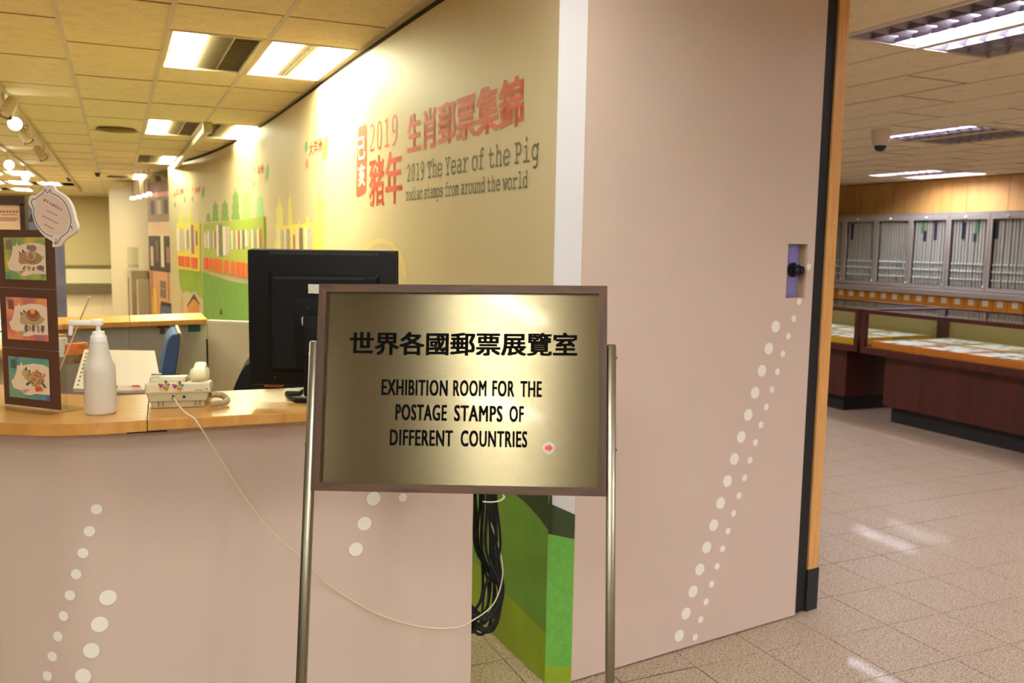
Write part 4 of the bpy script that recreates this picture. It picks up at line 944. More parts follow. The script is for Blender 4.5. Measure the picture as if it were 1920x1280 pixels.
# ---- telephone (seen from behind)
tA, tB = atz(283, 766, CT), atz(385, 764, CT); td = tB - tA; tr_ = R(17); tc_ = (tA + tB) / 2; fwid = td.length
tel = thing('desk_telephone', 'ivory push-button telephone with colourful stickers, its back towards the viewer', 'telephone', tc_, tr_)
hw = fwid / 2; m_tel2 = mat('ivory_dark', (186, 174, 140), .5)
def wedge(name, xs0, xs1, y0, y1, zf0, zf1, zb0, zb1, m, bvl=.004, par=None):
    o = MB().hexa([(-xs0, y0, zf0), (xs0, y0, zf0), (xs0, y1, zb0), (-xs0, y1, zb0), (-xs1, y0, zf1), (xs1, y0, zf1), (xs1, y1, zb1), (-xs1, y1, zb1)]).build(name, m, par or tel)
    fixnormals(o); bev(o, bvl); return o
wedge('foot_plate', hw * .97, hw, .004, .20, .0, .022, 0, .012, m_tel2)
wedge('base', hw * 1.04, hw * 1.16, .0, .215, .018, .045, .008, .025, m_tel2)
shell = wedge('upper_shell', hw * 1.21, hw * 1.18, -.004, .225, .042, .074, .022, .045, m_ivory, .006)
o = MB().bbox((-hw * 1.05, .02, .066), (hw * .28, .19, .086), .006).build('keypad_block', m_ivory, tel); o.rotation_euler = (R(-7), 0, 0); o.matrix_basis = Matrix.Rotation(R(-7), 4, 'X') @ Matrix.Translation((0, 0, .004))
MB().bbox((-hw * .98, .03, .091), (-hw * .62, .05, .0945), .001).build('hook_bar', mat('grey_key', (120, 112, 92), .5), tel)
hs_ = MB().bbox((hw * .42, -.004, .075), (hw * 1.08, .056, .109), .013, seg=3).bbox((hw * .50, .03, .088), (hw * 1.0, .185, .108), .009).bbox((hw * .42, .16, .05), (hw * 1.08, .215, .09), .013, seg=3)
hs_.build('handset', mat('cream_plastic', (232, 222, 178), .4), tel)
for xx in (-.72, .62): MB().box((hw * xx, .0025, .004), (hw * (xx + .16), .004, .022)).build('clip', m_blackm, tel) if False else MB().box((hw * xx, -.0005, .006), (hw * (xx + .015), .005, .021)).box((hw * (xx + .17), -.0005, .006), (hw * (xx + .185), .005, .021)).build('base_clip', m_blackm, tel)
MB().box((hw * .18, -.003, .029), (hw * .27, .003, .036)).build('socket', m_blackm, tel); MB().box((-hw * .22, -.003, .028), (-hw * .12, .003, .037)).build('socket', m_blackm, tel)
sk = MB()
cols = [(240, 180, 40), (60, 130, 180), (210, 50, 90), (120, 170, 60), (120, 60, 130), (230, 110, 40), (240, 220, 90)]
shn = Vector((0, -1, .0))
for cx_, cz_ in ((-.48, .066), (.02, .063)):
    for i in range(12):
        an = i * 2.4; r_ = .0045 + .0085 * (i / 12); px_ = hw * cx_ + r_ * 1.2 * math.cos(an); pz_ = cz_ + r_ * math.sin(an); s_ = .0048
        sk.add([(px_ + s_ * math.cos(an + q_ * 1.57), -.0058 - .0001 * i, pz_ + s_ * math.sin(an + q_ * 1.57)) for q_ in range(4)], [(0, 1, 2, 3)], mat('sticker_%d' % (i % 7), cols[i % 7], .5))
sk.build('star_sticker', None, tel)
MB().box((hw * .62, -.0062, .0505), (hw * .88, -.0052, .0525)).build('maker_mark', mat('dim_mark', (140, 130, 104), .5), tel)
MB().box((hw * 1.02, -.0062, .052), (hw * 1.08, -.0052, .056)).build('teal_mark', mat('teal_mark', (70, 150, 150), .5), tel)
# coiled handset cord
cc = [Vector((hw * 1.16, .03, .03)), Vector((hw * 1.35, .06, .026)), Vector((hw * 1.62, .06, .022)), Vector((hw * 1.80, .03, .014)), Vector((hw * 1.72, .0, .012)), Vector((hw * 1.45, -.02, .013)), Vector((hw * 1.2, -.03, .013))]
path = smooth(cc, 60); co = []
for i, p in enumerate(path):
    t_ = (path[min(i + 1, len(path) - 1)] - path[max(i - 1, 0)]).normalized(); a = t_.orthogonal().normalized(); b_ = t_.cross(a); an = i * .62
    zz = Vector((0, 0, 1)); sx_ = t_.cross(zz).normalized(); sz_ = sx_.cross(t_)
    co.append(p + (sx_ * math.cos(an) + sz_ * math.sin(an)) * .0075)
MB().tube(co, .0021, 5).build('coiled_cord', mat('cord_beige', (176, 156, 118), .5), tel)

# ---- telephone line draped over the counter front
cord = []
a = atz(320, 752, CT + .03); cord.append(Wm(tel) @ Vector((-hw * .17, -.002, .032)))
cord.append(atz(342, 768, CT + .012)); cord.append(atz(358, 780, CT + .004))
edge = onplane(366, 786, Vector((seam[0], seam[1], 0)) + pnn * .004, pnn); cord.append(edge)
cord.append(onplane(378, 804, Vector((seam[0], seam[1], 0)) + pnn * .006, pnn))
for i, (x, y) in enumerate(((440, 903), (500, 985), (570, 1050), (620, 1098), (700, 1147), (780, 1173), (850, 1177), (884, 1164))):
    o_ = .006 + .10 * max(0, 1 - (i + 1) / 4.0); cord.append(onplane(x, y, pc + pnn * o_, pnn))
for x, y, Y_ in ((925, 1132, 2.86), (942, 1082, 2.9), (938, 1035, 2.92), (922, 985, 2.94), (905, 930, 2.95), (898, 880, 2.94)): cord.append(atY(x, y, Y_))
tag(MB().tube(smooth(cord, 6), .0021, 6).build('telephone_line', mat('cord_cream', (222, 206, 176), .5), None, origin=cord[0]), 'thin cream telephone line hanging down the counter front', 'cord')
# ---- black cables hanging beside the counter
rnd = random.Random(3); kt = Vector((-.30, 2.86, 1.085))
cbn = thing('cable_bundle', 'bundle of black cables hanging between the counter end and the green wall', 'cables', kt)
for i in range(13):
    x_t = 889 + 44 * rnd.random(); ym = 1150 + 40 * rnd.random(); Yc = 2.86 + .12 * rnd.random(); xb = 900 + 40 * rnd.random()
    p = [Vector((kt.x + .02 * i * .6 + .02, kt.y + .04 * rnd.random(), CT - TK - .001)), atY(x_t - 6, 850, Yc), atY(x_t, 935, Yc), atY(x_t + rnd.uniform(-4, 8), 1030, Yc + .03), atY(xb + 4, 1100, Yc + .04), atY(xb - 4, ym - 20, Yc + .02), atY(xb - 26, ym, Yc), atY(866, ym - 22 - 8 * (i % 3), Yc - .02), atY(842, ym - 60, Yc - .03)]
    MB().tube(smooth(p, 6), .0042 + .002 * rnd.random(), 6).build('cable', m_blackm, cbn, True)
wc = [atY(905, 940, 2.80), atY(922, 941, 2.80), atY(938, 938, 2.82), atY(945, 931, 2.84), atY(940, 915, 2.86), Vector((-.12, 2.9, CT - TK - .001))]
tag(MB().tube(smooth(wc, 6), .0022, 6).build('white_cable_tie', m_offw, None, origin=wc[0]), 'short white wire curling over the black cables', 'cable')

# ---- computer monitor seen from behind
mc = atz(600, 745, CT); MY = mc.y
mon = thing('computer_monitor', 'black flat computer monitor on the counter, its back towards the viewer', 'monitor', (mc.x, MY, CT))
def mpx(x, y, o=0.0): q = atY(x, y, MY - .055); return Vector((q.x - mc.x, -.055 + o, q.z - CT))
TL, TR, BL = mpx(463, 467), mpx(742, 470), mpx(471, 721)
mw_ = TR.x - TL.x; x0_, x1_ = TL.x, TR.x; zt, zb = TL.z, BL.z
sh = MB().bbox((x0_, -.055, zb), (x1_, -.018, zt), .006).build('rear_shell', m_black, mon)
MB().bbox((x0_ - .002, -.018, zb - .002), (x1_ + .002, -.002, zt + .002), .004).build('bezel', m_black, mon)
MB().box((x0_ + .02, -.002, zb + .02), (x1_ - .02, -.0008, zt - .02)).build('screen', mat('screen_dark', (20, 24, 30), .2), mon)
b0x, b1x, bz0, bz1 = mpx(512, 600).x, mpx(706, 600).x, mpx(520, 690).z, mpx(520, 518).z
o = MB().hexa([(b0x, -.075, bz0), (b1x, -.075, bz0), (b1x + .012, -.054, bz0 - .012), (b0x - .012, -.054, bz0 - .012), (b0x, -.075, bz1), (b1x, -.075, bz1), (b1x + .012, -.054, bz1 + .012), (b0x - .012, -.054, bz1 + .012)]).build('back_cover', m_black, mon); fixnormals(o); bev(o, .005)
MB().bbox((mpx(557, 600).x, -.080, bz0 + .01), (mpx(660, 600).x, -.074, mpx(557, 557).z), .003).build('mount_plate', m_black, mon)
vm = MB()
for i in range(58):
    xx = mpx(507, 470).x + (mpx(706, 470).x - mpx(507, 470).x) * i / 57; vm.box((xx - .0012, -.0556, zt - .013), (xx + .0012, -.0548, zt - .005))
for i in range(44):
    xx = b0x + .01 + (b1x - b0x - .05) * i / 43; vm.box((xx - .0011, -.0758, bz1 - .006), (xx + .0011, -.0748, bz1 - .001))
tag(vm.build('vent_slots', mat('slot_grey', (58, 56, 52), .6), mon), kind='stuff')
MB().box((mpx(581, 540).x, -.0762, mpx(581, 549).z), (mpx(646, 540).x, -.0748, mpx(581, 532).z)).build('rating_label', mat('label_white', (206, 198, 186), .6, noise=.25, nscale=300), mon)
for x, y, r_ in ((582.5, 575.5, .0022), (516, 707, .002)):
    p = mpx(x, y); MB().lathe([(0, 0), (r_, 0), (r_ * .8, .002), (0, .002)], 10, None, Matrix.Translation((p.x, -.0805 if y < 600 else -.0555, p.z)) @ Matrix.Rotation(R(90), 4, 'X')).build('screw', m_steel, mon)
p = mpx(571, 539); MB().box((p.x - .003, -.0756, p.z - .008), (p.x + .003, -.0749, p.z + .006)).build('lock_slot', m_dark, mon)
nx0, nx1 = mpx(576, 600).x, mpx(634, 600).x
MB().bbox((nx0, -.115, .02), (nx1, -.085, mpx(580, 588).z), .008).bbox((nx0, -.1, mpx(580, 620).z), (nx1, -.078, mpx(580, 588).z), .006).build('stand_neck', m_black, mon)
MB().tube([(nx0 - .004, -.095, mpx(580, 600).z), (nx0 + .004, -.095, mpx(580, 600).z)], .014, 14).build('hinge_cap', mat('silver_plastic', (170, 166, 166), .4), mon)
f0, f1 = atz(534, 741, CT), atz(553, 755, CT)
o = MB().prism([(f0.x - mc.x, f0.y - mc.y), (f1.x - mc.x, f1.y - mc.y), (-(f1.x - mc.x), f1.y - mc.y), (-(f0.x - mc.x), f0.y - mc.y), (-(f0.x - mc.x), .10), (f0.x - mc.x, .10)], 0, .012).build('stand_foot', m_black, mon); fixnormals(o); bev(o, .003)
MB().bbox((f0.x - mc.x + .018, -.03, .012), (f0.x - mc.x + .06, .02, .024), .002).build('foot_block', mat('dark_olive_plastic', (64, 60, 46), .5), mon)

# ---- things inside the booth
# sloping white board behind the bottle
wq_ = [atY(137, 728, 2.86), atY(304, 731, 2.86), atY(290, 657, 3.22), atY(158, 655, 3.22)]
wn = (wq_[1] - wq_[0]).cross(wq_[3] - wq_[0]).normalized()
if wn.y > 0: wn = -wn
wbt = thing('sloping_white_board', 'sloping blank white board behind the sanitiser bottle', 'board', (wq_[0] + wq_[1]) / 2)
fixnormals(MB().slab(wq_, -wn, .012).build('panel', mat('board_white', (236, 222, 204), .5), wbt, True))
pA_, pB_ = wq_[3] * .9 + wq_[2] * .1, wq_[2] * .9 + wq_[3] * .1
for q_ in (pA_, pB_): MB().tube([q_ - wn * .014, Vector((q_.x, q_.y + .08, .757))], .006, 6).build('prop', m_steel, wbt, True)
mk = MB(); ed = wq_[3] - wq_[0]; bdv = (wq_[1] - wq_[0]).normalized()
for i in range(9):
    p = wq_[0] + ed * (.06 + .1 * i) + wn * .001 + bdv * .01; mk.add([p, p + bdv * .006, p + bdv * .006 + ed * .04, p + ed * .04], [(0, 1, 2, 3)])
mk.build('edge_marks', m_line, wbt, True)
# inner desk carrying board and papers
dk = thing('inner_desk', 'low desk inside the booth behind the counter worktop', 'desk', (-1.45, 3.2, 0))
fixnormals(MB().prism([(-1.70, 2.86), (-1.12, 3.02), (-1.30, 3.55), (-1.88, 3.39)], .72, .75).build('desk_top', m_beech, dk, True))
for x_, y_ in ((-1.64, 2.93), (-1.19, 3.06), (-1.34, 3.48), (-1.80, 3.35)): MB().tube([(x_, y_, 0), (x_, y_, .72)], .02, 8).build('leg', m_steel, dk, True)
# printed leaflets on the worktop
lf = atz(236, 733, CT)
lq = [atz(206, 734, CT + .001), atz(268, 733, CT + .001), atz(263, 724, CT + .012), atz(208, 725, CT + .012)]
fixl = MB(); ln = ZZ
fixl.slab(lq, ZZ, .004, mat('leaflet_paper', (238, 216, 190), .6, noise=.15, nscale=30))
la = MB(); 
lt_ = thing('leaflet', 'red and cream printed leaflet lying behind the sanitiser bottle', 'leaflet', lq[0])
fixnormals(fixl.build('paper', None, lt_, True))
def lpp(u, v): return (lq[0] * (1 - u) + lq[1] * u) * (1 - v) + (lq[3] * (1 - u) + lq[2] * u) * v + ZZ * .0052
MB().add([lpp(*p) for p in ((.0, .1), (.22, .1), (.24, .95), (.05, .95))], [(0, 1, 2, 3)], mat('leaflet_red', (206, 84, 48), .6)).add([lpp(*p) for p in ((.7, .6), (.98, .6), (.95, .95), (.72, .95))], [(0, 1, 2, 3)], mat('leaflet_red', (206, 84, 48), .6)).build('red_print', None, lt_, True)
# orange and green gift bag behind the acrylic stand
gb = thing('paper_gift_bag', 'crumpled orange and green paper bag behind the card stand', 'bag', atz(130, 690, CT))
g0 = atz(112, 684, CT); g1 = atz(152, 682, CT)
def gp_(u, v, d_): return g0 + (g1 - g0) * u + Vector((0, d_, v))
rn = random.Random(5)
def crumple(z0_, z1_, name, m):
    bm_ = MB(); nx_, nz_ = 8, 4; ringp = []
    for j in range(nz_ + 1):
        row = []
        for i in range(16):
            an = 2 * math.pi * i / 16; row.append(gp_(.5 + .55 * math.cos(an) * (1 - .06 * j) + rn.uniform(-.03, .03), z0_ + (z1_ - z0_) * j / nz_ + rn.uniform(-.003, .003), .05 + .045 * math.sin(an)))
        ringp += row
    fs_ = [(j * 16 + i, j * 16 + (i + 1) % 16, (j + 1) * 16 + (i + 1) % 16, (j + 1) * 16 + i) for j in range(nz_) for i in range(16)] + [tuple(range(15, -1, -1)), tuple(range(nz_ * 16, nz_ * 16 + 16))]
    bm_.add(ringp, fs_); fixnormals(bm_.build(name, m, gb, True))
crumple(0.002, .035, 'lower_fold', mat('olive_paper', (132, 106, 62), .5, noise=.3, nscale=40)); crumple(.035, .075, 'upper_fold', mat('orange_paper', (222, 120, 56), .5, noise=.2, nscale=30))
# wand with a white tip standing in a cup
wa, wb_ = atY(133, 642, 2.95), atY(168, 556, 2.95)
cupb = Vector((wa.x, wa.y, CT)) if False else atz(131, 690, CT)
pn_ = thing('stick_pen', 'thin pale pen with white tip leaning up behind the pump bottle', 'pen', wa)
foot = wa - (wb_ - wa).normalized() * ((wa.z - CT) / ((wb_ - wa).normalized().z)) + ZZ * .002
MB().tube([foot, wb_ - (wb_ - wa) * .06], .0028, 8).build('shaft', mat('pen_pale', (226, 196, 156), .4), pn_, True); MB().tube([wb_ - (wb_ - wa) * .07, wb_], [.0045, .0035], 8).build('tip', m_white, pn_, True)
wd = thing('paper_roll', 'small white roll behind the acrylic card stand', 'paper roll', atz(117, 672, CT) * 1)
pw = atz(117, 668, CT); MB().lathe([(0, 0), (.02, 0), (.02, .075), (.008, .075), (.008, .07), (0, .07)], 16, None, Matrix.Translation(pw)).build('roll', m_pump, wd, True)
# blue swivel chair
cbY = 4.5; c0 = atY(318, 665, cbY)
chr_ = thing('office_chair', 'blue upholstered office chair with grey rim seen edge-on in the booth', 'chair', (c0.x - .08, cbY, 0))
m_blue = mat('blue_fabric', (66, 92, 140), .85, noise=.12, nscale=80, bump=.2, bscale=500)
prof = [atY(*p, cbY) for p in ((318, 632), (324, 627), (331, 625), (336, 628), (337, 640), (334, 670), (329, 700), (322, 735), (306, 735), (298, 715), (303, 690), (309, 660), (313, 640))]
o = fixnormals(MB().slab([p for p in prof], Vector((-.385, .92, 0)).normalized(), .40).build('backrest', m_blue, chr_, True)); bev(o, .02)
rim = [atY(*p, cbY) for p in ((333, 624), (339, 624), (343, 632), (342, 650), (338, 680), (332, 712), (326, 735), (323, 735), (329, 700), (334, 670), (337, 640), (336, 628))]
o = fixnormals(MB().slab([p for p in rim], Vector((-.385, .92, 0)).normalized(), .44).build('back_shell', mat('chair_grey', (150, 138, 116), .4), chr_, True)); bev(o, .006)
sx_ = c0.x
MB().bbox((sx_ - .50, cbY - .22, .62), (sx_ - .02, cbY + .24, .70), .03).build('seat', m_blue, chr_, True)
MB().tube([(sx_ - .02, cbY, .62), (sx_ + .03, cbY, .75), (sx_ + .03, cbY, .9)], .02, 8).build('back_stem', m_blackm, chr_, True)
MB().tube([(sx_ - .25, cbY, .06), (sx_ - .25, cbY, .63)], .03, 10).build('column', m_blackm, chr_, True)
for i in range(5):
    an = i * 2 * math.pi / 5; MB().tube([(sx_ - .25, cbY, .1), (sx_ - .25 + .26 * math.cos(an), cbY + .26 * math.sin(an), .05)], .018, 6).tube([(sx_ - .25 + .26 * math.cos(an), cbY + .26 * math.sin(an) - .02, .028), (sx_ - .25 + .26 * math.cos(an), cbY + .26 * math.sin(an) + .02, .028)], .028, 10).build('caster_leg', m_blackm, chr_, True)
# black garment over a chair back behind the monitor
jY = 3.35; jp = [atY(*p, jY) for p in ((436, 735), (442, 722), (450, 700), (458, 682), (470, 664), (486, 655), (510, 652), (560, 652), (600, 660), (625, 690), (636, 735))]
jt = thing('dark_jacket', 'black cloth jacket over a seat back, mostly hidden behind the monitor', 'jacket', (jp[0].lerp(jp[-1], .5).x, jY, 0))
low_ = [Vector((p.x, p.y, .62)) for p in (jp[-1], jp[0])]
mb = MB(); nl = 5; allp = []
full = jp
for j in range(nl):
    s_ = (1 - .0 * j); off_ = (j - 2) * .05; sc_ = 1 - .05 * abs(j - 2)
    cxm = sum(p.x for p in full) / len(full)
    for p in full: allp.append(Vector((cxm + (p.x - cxm) * sc_, p.y + off_, .85 + (p.z - .85) * sc_)))
n_ = len(full)
fs_ = [(j * n_ + i, j * n_ + i + 1, (j + 1) * n_ + i + 1, (j + 1) * n_ + i) for j in range(nl - 1) for i in range(n_ - 1)] + [tuple(range(n_)), tuple(range((nl - 1) * n_, nl * n_))[::-1], tuple(j * n_ for j in range(nl)), tuple(j * n_ + n_ - 1 for j in range(nl))[::-1]]
mb.add(allp, fs_, smooth=True); fixnormals(mb.build('cloth', mat('black_cloth', (14, 13, 13), .9), jt, True))
cx0 = (jp[0].x + jp[-1].x) / 2
jc_ = thing('side_chair', 'black chair carrying the dark jacket behind the monitor', 'chair', (cx0, jY, 0))
MB().bbox((cx0 - .17, jY - .06, .50), (cx0 + .17, jY + .06, .92), .02).build('seat_back', m_blackm, jc_, True); MB().bbox((cx0 - .2, jY - .2, .46), (cx0 + .2, jY + .25, .52), .02).build('seat', m_blackm, jc_, True)
for dx in (-.17, .17):
    for dy in (-.17, .22): MB().tube([(cx0 + dx, jY + dy, 0), (cx0 + dx, jY + dy, .47)], .013, 8).build('leg', m_steel, jc_, True)
bkk = atz(514, 724, CT); tag(MB().bbox((bkk.x - .028, bkk.y - .02, CT), (bkk.x + .028, bkk.y + .02, CT + .022), .002).build('small_box', mat('brick_pink', (176, 104, 78), .6), None, origin=(bkk.x, bkk.y, CT)), 'small dusky pink box under the monitor edge', 'box')

# ---- notice board and blue poster at the left edge
nb = thing('notice_board', 'dark brown framed notice board with a pink sheet, cut by the left edge', 'notice board', atY(10, 560, 8.0) * 1)
nY = 8.0
def nr(name, x0, y0, x1, y1, d0, d1, m, par): 
    a, b_ = atY(x0, y1, nY), atY(x1, y0, nY); return MB().box((a.x, nY + d0, a.z), (b_.x, nY + d1, b_.z)).build(name, m, par, True)
m_brownf = mat('dark_brown_frame', (50, 26, 22), .5)
nr('backing', -110, 368, 46, 440, .02, .05, m_brownf, nb); 
for q_ in ((-110, 367, 47, 382), (40, 382, 47, 441), (-110, 437, 40, 444)): nr('frame_rail', *q_, -.01, .02, m_brownf, nb)
nr('pink_sheet', -110, 382, 40, 437, .012, .02, mat('pink_sheet', (226, 190, 172), .6), nb)
tq = MB()
def nln(y, xa, xb, h, dark): 
    a, b_ = atY(xa, y + h, nY), atY(xb, y, nY); tq.box((a.x, nY + .0095, a.z), (b_.x, nY + .0115, b_.z))
for i in range(9): nln(394.5, -20 + i * 6, -20 + i * 6 + 4, 4, 1)
for i in range(6): nln(401, 2 + i * 5, 2 + i * 5 + 3, 2.5, 1)
nln(408, -40, 33, 1, 0); nln(412, -40, 30, 1, 0)
tq.build('sheet_writing', mat('brown_ink', (150, 106, 96), .6), nb, True)
a = atY(-100, 440, nY); b_ = atY(38, 440, nY)
for x_ in (a.x, b_.x): MB().tube([(x_, nY + .03, 0), (x_, nY + .03, a.z + .05)], .02, 8).build('leg', m_steel, nb, True); MB().box((x_ - .03, nY - .25, 0), (x_ + .03, nY + .3, .03)).build('foot', m_steel, nb, True)
bY = 11.5; bp_ = thing('blue_poster_panel', 'slate blue poster panel behind the notice board', 'poster', atY(62, 620, bY))
a, b_ = atY(36, 470, bY), atY(78, 375, bY)
MB().box((a.x, bY, 0.02), (b_.x + .25, bY + .05, b_.z)).build('panel', mat('slate_blue', (112, 112, 148), .6, noise=.15, nscale=4), bp_, True)
q0 = atY(58, 408, bY); MB().add([(q0.x - .04, bY - .003, q0.z - .06), (q0.x + .05, bY - .003, q0.z - .05), (q0.x + .03, bY - .003, q0.z + .06), (q0.x - .01, bY - .003, q0.z + .03)], [(0, 1, 2, 3)]).build('figure_print', mat('dark_slate', (62, 56, 80), .6), bp_, True)
MB().box((a.x - .02, bY - .1, 0), (b_.x + .27, bY + .15, .02)).build('foot', m_steel, bp_, True)

# ---- track lights
m_spotw = mat('spot_white', (206, 190, 160), .4); m_spotr = mat('spot_ring', (60, 50, 40), .5); m_glow = mat('spot_face_glow', (255, 255, 255), .5, emit=30, emitc=(1, .95, .86))
tkr = MB().gbox(5.6, 24, -.775, -.735, CZ - .04, CZ - .006).build('lighting_track', m_spotw, None, origin=G(14, -.755, CZ - .04)); tag(tkr, 'long lighting track on the ceiling with the nearer spotlights', 'track')
tkr = MB().gbox(8.5, 24, -1.29, -1.25, CZ - .04, CZ - .006).build('lighting_track', m_spotw, None, origin=G(16, -1.27, CZ - .04)); tag(tkr, 'farther lighting track on the ceiling at the left edge', 'track')
def spot(px, py, zc, lit, label, big=1.0, group='track spotlights', aim=None):
    c = atz(px, py, zc); t = thing('track_spotlight', label, 'spotlight', c, 0, group)
    ga = c.dot(D1); gbb = c.dot(D2); trk = -.755 if gbb > -1.0 else -1.27
    to = (EYE - c).normalized() if aim is None else aim
    r_ = .058 * big
    mx = to.to_track_quat('Z', 'Y').to_matrix().to_4x4()
    MB().lathe([(0, -.16), (r_ * .7, -.16), (r_ * .8, -.12), (r_, 0), (r_ * .92, .0), (r_ * .86, -.02), (0, -.02)], 20, None, mx).build('lamp_head', m_spotw, t)
    MB().lathe([(r_ * .62, -.019), (r_ * .88, -.019), (r_ * .9, -.012), (r_ * .62, -.012)], 20, None, mx).build('ring', m_spotr if not lit else m_glow, t)
    if lit: MB().lathe([(0, -.018), (r_ * .84, -.018), (r_ * .84, -.004), (0, -.004)], 20, None, mx).build('lens', m_glow, t)
    else: MB().lathe([(0, -.018), (r_ * .6, -.018), (r_ * .6, -.01), (0, -.01)], 20, None, mx).build('lens', mat('lens_pink', (236, 206, 190), .3), t)
    up_ = G(ga, trk, CZ - .04) - c
    MB().tube([mx.to_3x3() @ Vector((0, 0, -.1)), up_ * .6 + Vector((0, 0, .02)), up_], .012, 6).build('arm', m_spotw, t)
side = (G(0, -1, -.9)).normalized()
spot(8, 216, 2.50, False, 'unlit track spotlight with dark ring at the left edge', 1.0, aim=G(-.5, -.4, -.9).normalized())
spot(28, 232, 2.48, True, 'brightest lit track spotlight near the left edge', .95)
spot(55, 266, 2.50, False, 'unlit track spotlight below the brightest one', 1.0, aim=G(-.3, .6, -.9).normalized())
spot(83, 298, 2.50, False, 'unlit track spotlight lowest on the nearer track', 1.0, aim=G(-.3, .6, -.9).normalized())
spot(17, 309, 2.50, True, 'lit track spotlight on the farther track at the left edge', 1.05)
spot(48, 331, 2.50, True, 'lit track spotlight farthest along the farther track', 1.05)
# pale conduit and diffusers
cd_ = MB().gbox(9.0, 14.2, .79, .85, CZ - .09, CZ - .04).build('ceiling_conduit', m_spotw, None, origin=G(11.6, .82, CZ - .09)); tag(cd_, 'pale conduit running under the ceiling beside the curved wall', 'conduit')
MB().gbox(8.97, 9.06, .78, .86, CZ - .10, CZ - .006).build('bracket', m_spotw, cd_, True); MB().gbox(13.9, 14.0, .76, .88, CZ - .045, CZ - .005).build('bracket', m_spotw, cd_, True)
for a_, b_, lb in ((10.05, .03, 'round dark ceiling air diffuser nearer to the lights'), (17.9, .06, 'round dark ceiling air diffuser at the far end')):
    c = G(a_, b_, CZ); t = thing('air_diffuser', lb, 'air diffuser', c - ZZ * .02)
    for r_ in (.20, .15, .10): MB().lathe([(r_ - .03, .018), (r_, .0), (r_ - .004, -.002), (r_ - .036, .014)], 28).build('vane', mat('diffuser_dark', (128, 108, 66), .6), t)
for x, y in ((183, 328), (130, 337)):
    c = atz(x, y, 2.66); t = thing('ceiling_sensor', 'tiny dark ceiling sensor, %s of two' % ('right-hand' if x == 183 else 'left-hand'), 'sensor', c); MB().lathe([(0, -.03), (.03, -.03), (.035, 0), (.05, .03), (.05, .045), (0, .045)], 12).build('sensor_body', m_spotr, t)

# ---- dome camera in the right room
c = atz(1651, 268, 2.58); ga, gb_ = c.dot(D1), c.dot(D2)
t = thing('dome_camera', 'small white ceiling dome camera with black lens dome', 'camera', c - ZZ * .08)
MB().lathe([(0, .055), (.062, .055), (.07, .075), (.085, .15), (.085, 2.698 - c.z + .08), (0, 2.698 - c.z + .08)], 24).build('housing', mat('camera_white', (220, 208, 188), .4), t)
MB().lathe([(0, 0.0), (.028, .006), (.046, .022), (.055, .045), (.055, .056), (0, .056)], 20).build('lens_dome', mat('dome_black', (20, 22, 28), .15), t)

# ---- door knob seen through the hole in the pink panel
kx, kz = pp(1490, 506)
hk = onplane(1491, 506, PPt(0, 0, zb0 + .02), PN)
t = thing('door_knob', 'dark round door knob on a steel plate coloured with a blue reflection inside the panel recess', 'door knob', hk)
ku = (hk - B_).dot(PE)
mb = MB(); pbox(mb, hu0 + .002, hu0 + (hu1 - hu0) * 1.0, hz0 + .002, hz1 - .002, zb0 + .001, zb0 + .004); fixnormals(mb.build('back_plate', mat('steel_blue_reflection', (160, 156, 236), .35, .5), t, True))  # blue reflection on plain steel is put into the plate's colour
mx = Matrix.Translation(hk - PN * .02) @ PN.to_track_quat('Z', 'Y').to_matrix().to_4x4()
MB().lathe([(0, .004), (.03, .004), (.031, .01), (.014, .014), (.013, .026), (.0, .026)], 20, None, mx).build('rose', m_blackm, t, True)
MB().lathe([(0, .026), (.016, .026), (.024, .034), (.025, .046), (.018, .054), (.0, .055)], 20, None, mx).build('knob', mat('knob_dark', (40, 36, 40), .3, .6), t, True)
MB().lathe([(0, .055), (.007, .0552), (.007, .057), (0, .057)], 12, None, mx).build('key_barrel', m_steel, t, True)

